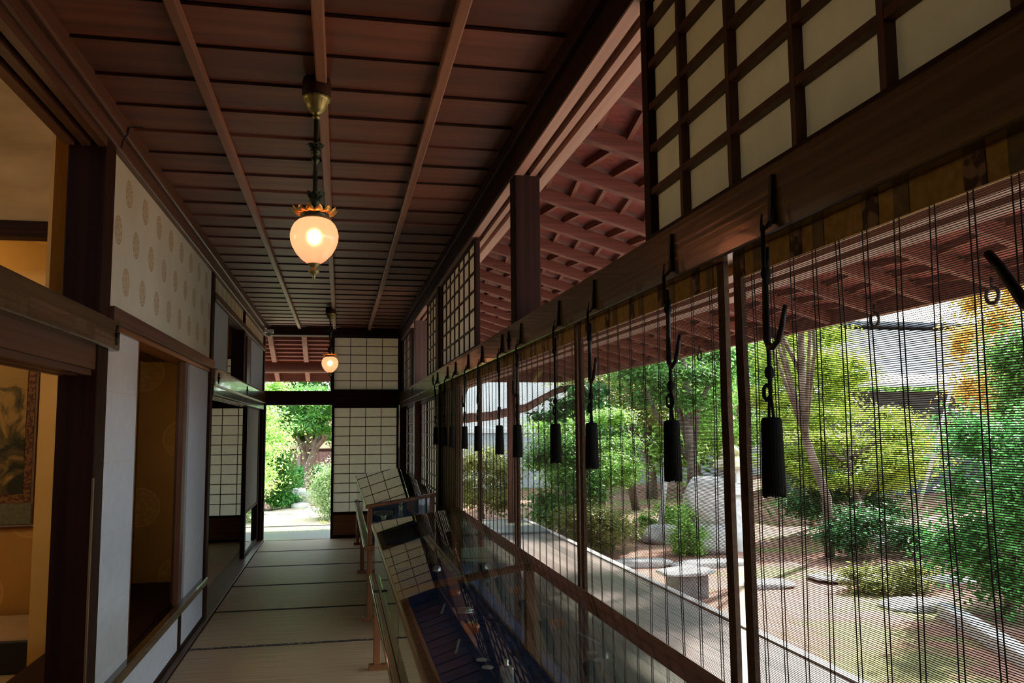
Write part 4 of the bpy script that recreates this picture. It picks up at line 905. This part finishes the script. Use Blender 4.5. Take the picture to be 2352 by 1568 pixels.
# metal roofed house at the right
h2=empty('garden_house',(13.2,18.2,G),'garden house with pale metal lean-to roof and dark boarded walls at upper right','house')
MB().box(-1.4,6,0,4,0,2.7).build('wall',M['bluewall'],h2)
MB().hexa([(-2.5,-1.4,2.75),(7,-1.4,2.75),(7,2,3.7),(-1.6,2,3.7),(-2.5,-1.4,2.83),(7,-1.4,2.83),(7,2,3.80),(-1.6,2,3.80)]).build('metal_roof',M['roofmetal'],h2)
MB().box(-.4,4,1.5,5,3.6,4.4).build('upper_wall',M['plaster'],h2)
MB().hexa([(-1.0,.6,4.5),(5,.6,4.5),(5,5.4,4.5),(-1.0,5.4,4.5),(-.2,2.9,5.5),(4.6,2.9,5.5),(4.6,3.1,5.5),(-.2,3.1,5.5)]).build('tiled_roof',M['rooftile'],h2)
for xx in (.2,2.2,4.2): MB().box(xx,xx+.9,-.03,.03,.9,2.0).build('window',M['greywall'],h2)
# stone lantern
e=empty('stone_lantern',(5.95,12.25,G),'pale stone lantern with a mossy cap, seen in the bright gap between two blinds','lantern')
MB().rock((0,0,.10),(.30,.28,.20),5,3,.12).build('base_rock',M['stone'],e,True)
MB().box(-.13,.13,-.13,.13,.22,.86).build('shaft',M['lanternstone'],e,bevel=.02)
MB().box(-.20,.20,-.20,.20,.84,.96).build('platform',M['lanternstone'],e,bevel=.02)
fb=MB(); 
for sx in (-1,1):
    for sy in (-1,1): fb.box(sx*.09,sx*.16,sy*.09,sy*.16,.96,1.24)
fb.box(-.15,.15,-.15,.15,.96,1.03); fb.box(-.15,.15,-.15,.15,1.18,1.25); fb.box(.02,.15,-.15,.15,1.0,1.2); fb.build('fire_box',M['lanternstone'],e,bevel=.01)
MB().lathe([(0,1.24),(.27,1.24),(.29,1.28),(.24,1.36),(.15,1.43),(0,1.46)],(0,0,0),8).build('cap',M['mossstone'],e)
MB().rock((0,0,1.50),(.15,.15,.11),9,3,.1).build('finial',M['mossstone'],e,True)
# monument stone, basin, pole stone
e=empty('stone_monument',(5.42,12.0,G),'big rough upright grey stone block beside the lantern','stone')
m=MB(); m.rock((0,0,.78),(.36,.26,.42),12,4,.07); m.build('upper_stone',M['stone'],e,True); m=MB(); m.rock((.02,0,.22),(.44,.34,.28),13,4,.1); m.build('lower_stone',M['stone'],e,True)
e=empty('stone_well_curb',(3.86,9.05,G),'low square stone curb with a flat slab lid beside the veranda','stone')
MB().box(-.20,.16,-.16,.2,0,.26).build('curb',noisy('shaded curb stone',(.12,.11,.10),(.2,.19,.18),(1,1,1),9,.8),e,bevel=.02)  # shade of the curb sides put into a darker colour than the lid
m=MB(); m.rock((-.05,0,.28),(.36,.28,.035),14,4,.06); m.build('lid_slab',M['stone'],e,True)
e=empty('leaning_pole',(5.2,13.35,G),'pale straight pole standing on a grey boulder left of the monument','pole')
MB().rock((0,0,.12),(.34,.28,.20),15,3,.14).build('foot_rock',M['stone'],e,True); m=MB(); m.tube([(0,0,.2),(.10,0,.95),(.26,0,2.15)],[.045,.045,.04],10); m.build('pole',M['lanternstone'],e,True)
m=MB(); a=Vector((8.7,11.9,G)); b=Vector((9.45,11.6,2.05)); m.tube([a,a.lerp(b,.5)+Vector((.02,0,0)),b],[.03,.028,.024],8)
tag(m.build('bamboo_pole',M['bamboopole'],None,True),'pale bamboo prop pole slanting through the nearest blind at right','pole')
m=MB(); m.tube([(8.0,11.7,G+.12),(8.9,11.1,G+.14),(9.8,10.6,G+.15)],[.13,.12,.11],10); tag(m.build('fallen_log',M['stone'],None,True),'long grey stone bar lying at the foot of the bamboo prop','stone')
for i,(x,y,rx,ry,lab) in enumerate(((5.0,9.4,.45,.3,'flat stepping stone left of the bright gap'),(6.2,9.6,.7,.35,'flat stepping stone beside the well curb, seen in the nearest blind'),(7.2,9.2,.5,.3,'flat stepping stone under the spreading maple'),(5.0,11.0,.8,.3,'long flat stone in front of the monument'),(5.9,8.0,.5,.35,'flat pale stone in the red brown ground, lower right'),(4.1,11.3,.6,.3,'flat stone beyond the well curb'))):
    rock((x,y,G+.02),(rx*.8,ry*.8,.06),30+i,lab,'stone','stepping_stone','stepping stones','stone')
cb=MB(); cb.beam((5.95,7.6,G+.05),(5.2,5.6,G+.05),.16,.14); tag(cb.build('edging_stone',M['lanternstone'],bevel=.02),'long pale edging stone crossing the lower right corner','stone')
cb=MB(); cb.beam((5.1,5.3,G+.05),(4.6,4.0,G+.05),.16,.14); tag(cb.build('edging_stone',M['lanternstone'],bevel=.02),'shorter pale edging stone nearest the veranda at lower right','stone')
cb=MB(); cb.box(3.15,3.35,YB-2,13.9,G-.02,G+.06); S(cb.build('trim_49',M['lanternstone'],bevel=.01))

# ================================================================ LIGHT
w=bpy.data.worlds.new('world'); scene.world=w; w.use_nodes=True; nt=w.node_tree; nt.nodes.clear()
out=N(nt,'ShaderNodeOutputWorld'); bg=N(nt,'ShaderNodeBackground',Strength=2.1); bg.inputs['Color'].default_value=(.80,.90,1.0,1); nt.links.new(bg.outputs[0],out.inputs[0])
sd=bpy.data.lights.new('sun','SUN'); sd.energy=13.0; sd.angle=math.radians(1.5); sd.color=(1,.95,.86)
so=bpy.data.objects.new('sun',sd); COL.objects.link(so); dv=Vector((.62,.5,.66)).normalized(); so.rotation_euler=dv.to_track_quat('Z','Y').to_euler()
pointlamp('side_alcove_fill',(-1.28,4.25,1.75),1.6,(1,.66,.30),.06)  # unseen light added behind the door panel to brighten the alcove wall
pointlamp('room_fill',(-3.2,3.9,2.2),13,(1,.72,.38),.15)  # unseen light added to give the gold room its warm glow
pointlamp('alcove_fill',(-2.9,6.1,2.55),3.5,(1,.72,.38),.1)  # unseen light added to brighten the wall around the scroll

# ================================================================ CAMERA
cd=bpy.data.cameras.new('camera'); cam=bpy.data.objects.new('camera',cd); COL.objects.link(cam)
cd.sensor_width=36; cd.lens=1930/2352*36; cd.clip_start=.02; cd.clip_end=200
f=1930.; yc=np.array([781-1176,-(987-784),-f]); yc/=np.linalg.norm(yc); xc=np.array([10750-1176,-(900-784),-f]); xc-=xc.dot(yc)*yc; xc/=np.linalg.norm(xc); zc=np.cross(xc,yc)
Mw=np.stack([xc,yc,zc],1).T
mm=Matrix.Identity(4)
for i in range(3):
    for j in range(3): mm[i][j]=float(Mw[i][j])
mm.translation=(0,0,1.44); cam.matrix_world=mm; scene.camera=cam

vs=scene.view_settings; vs.view_transform='Standard'; vs.look='None'; vs.gamma=1; vs.exposure=1.28; vs.use_curve_mapping=False
cy=scene.cycles; cy.max_bounces=9; cy.diffuse_bounces=5; cy.glossy_bounces=4; cy.transmission_bounces=6; cy.transparent_max_bounces=16; cy.use_denoising=True
cy.sample_clamp_indirect=6; cy.caustics_reflective=False; cy.caustics_refractive=True
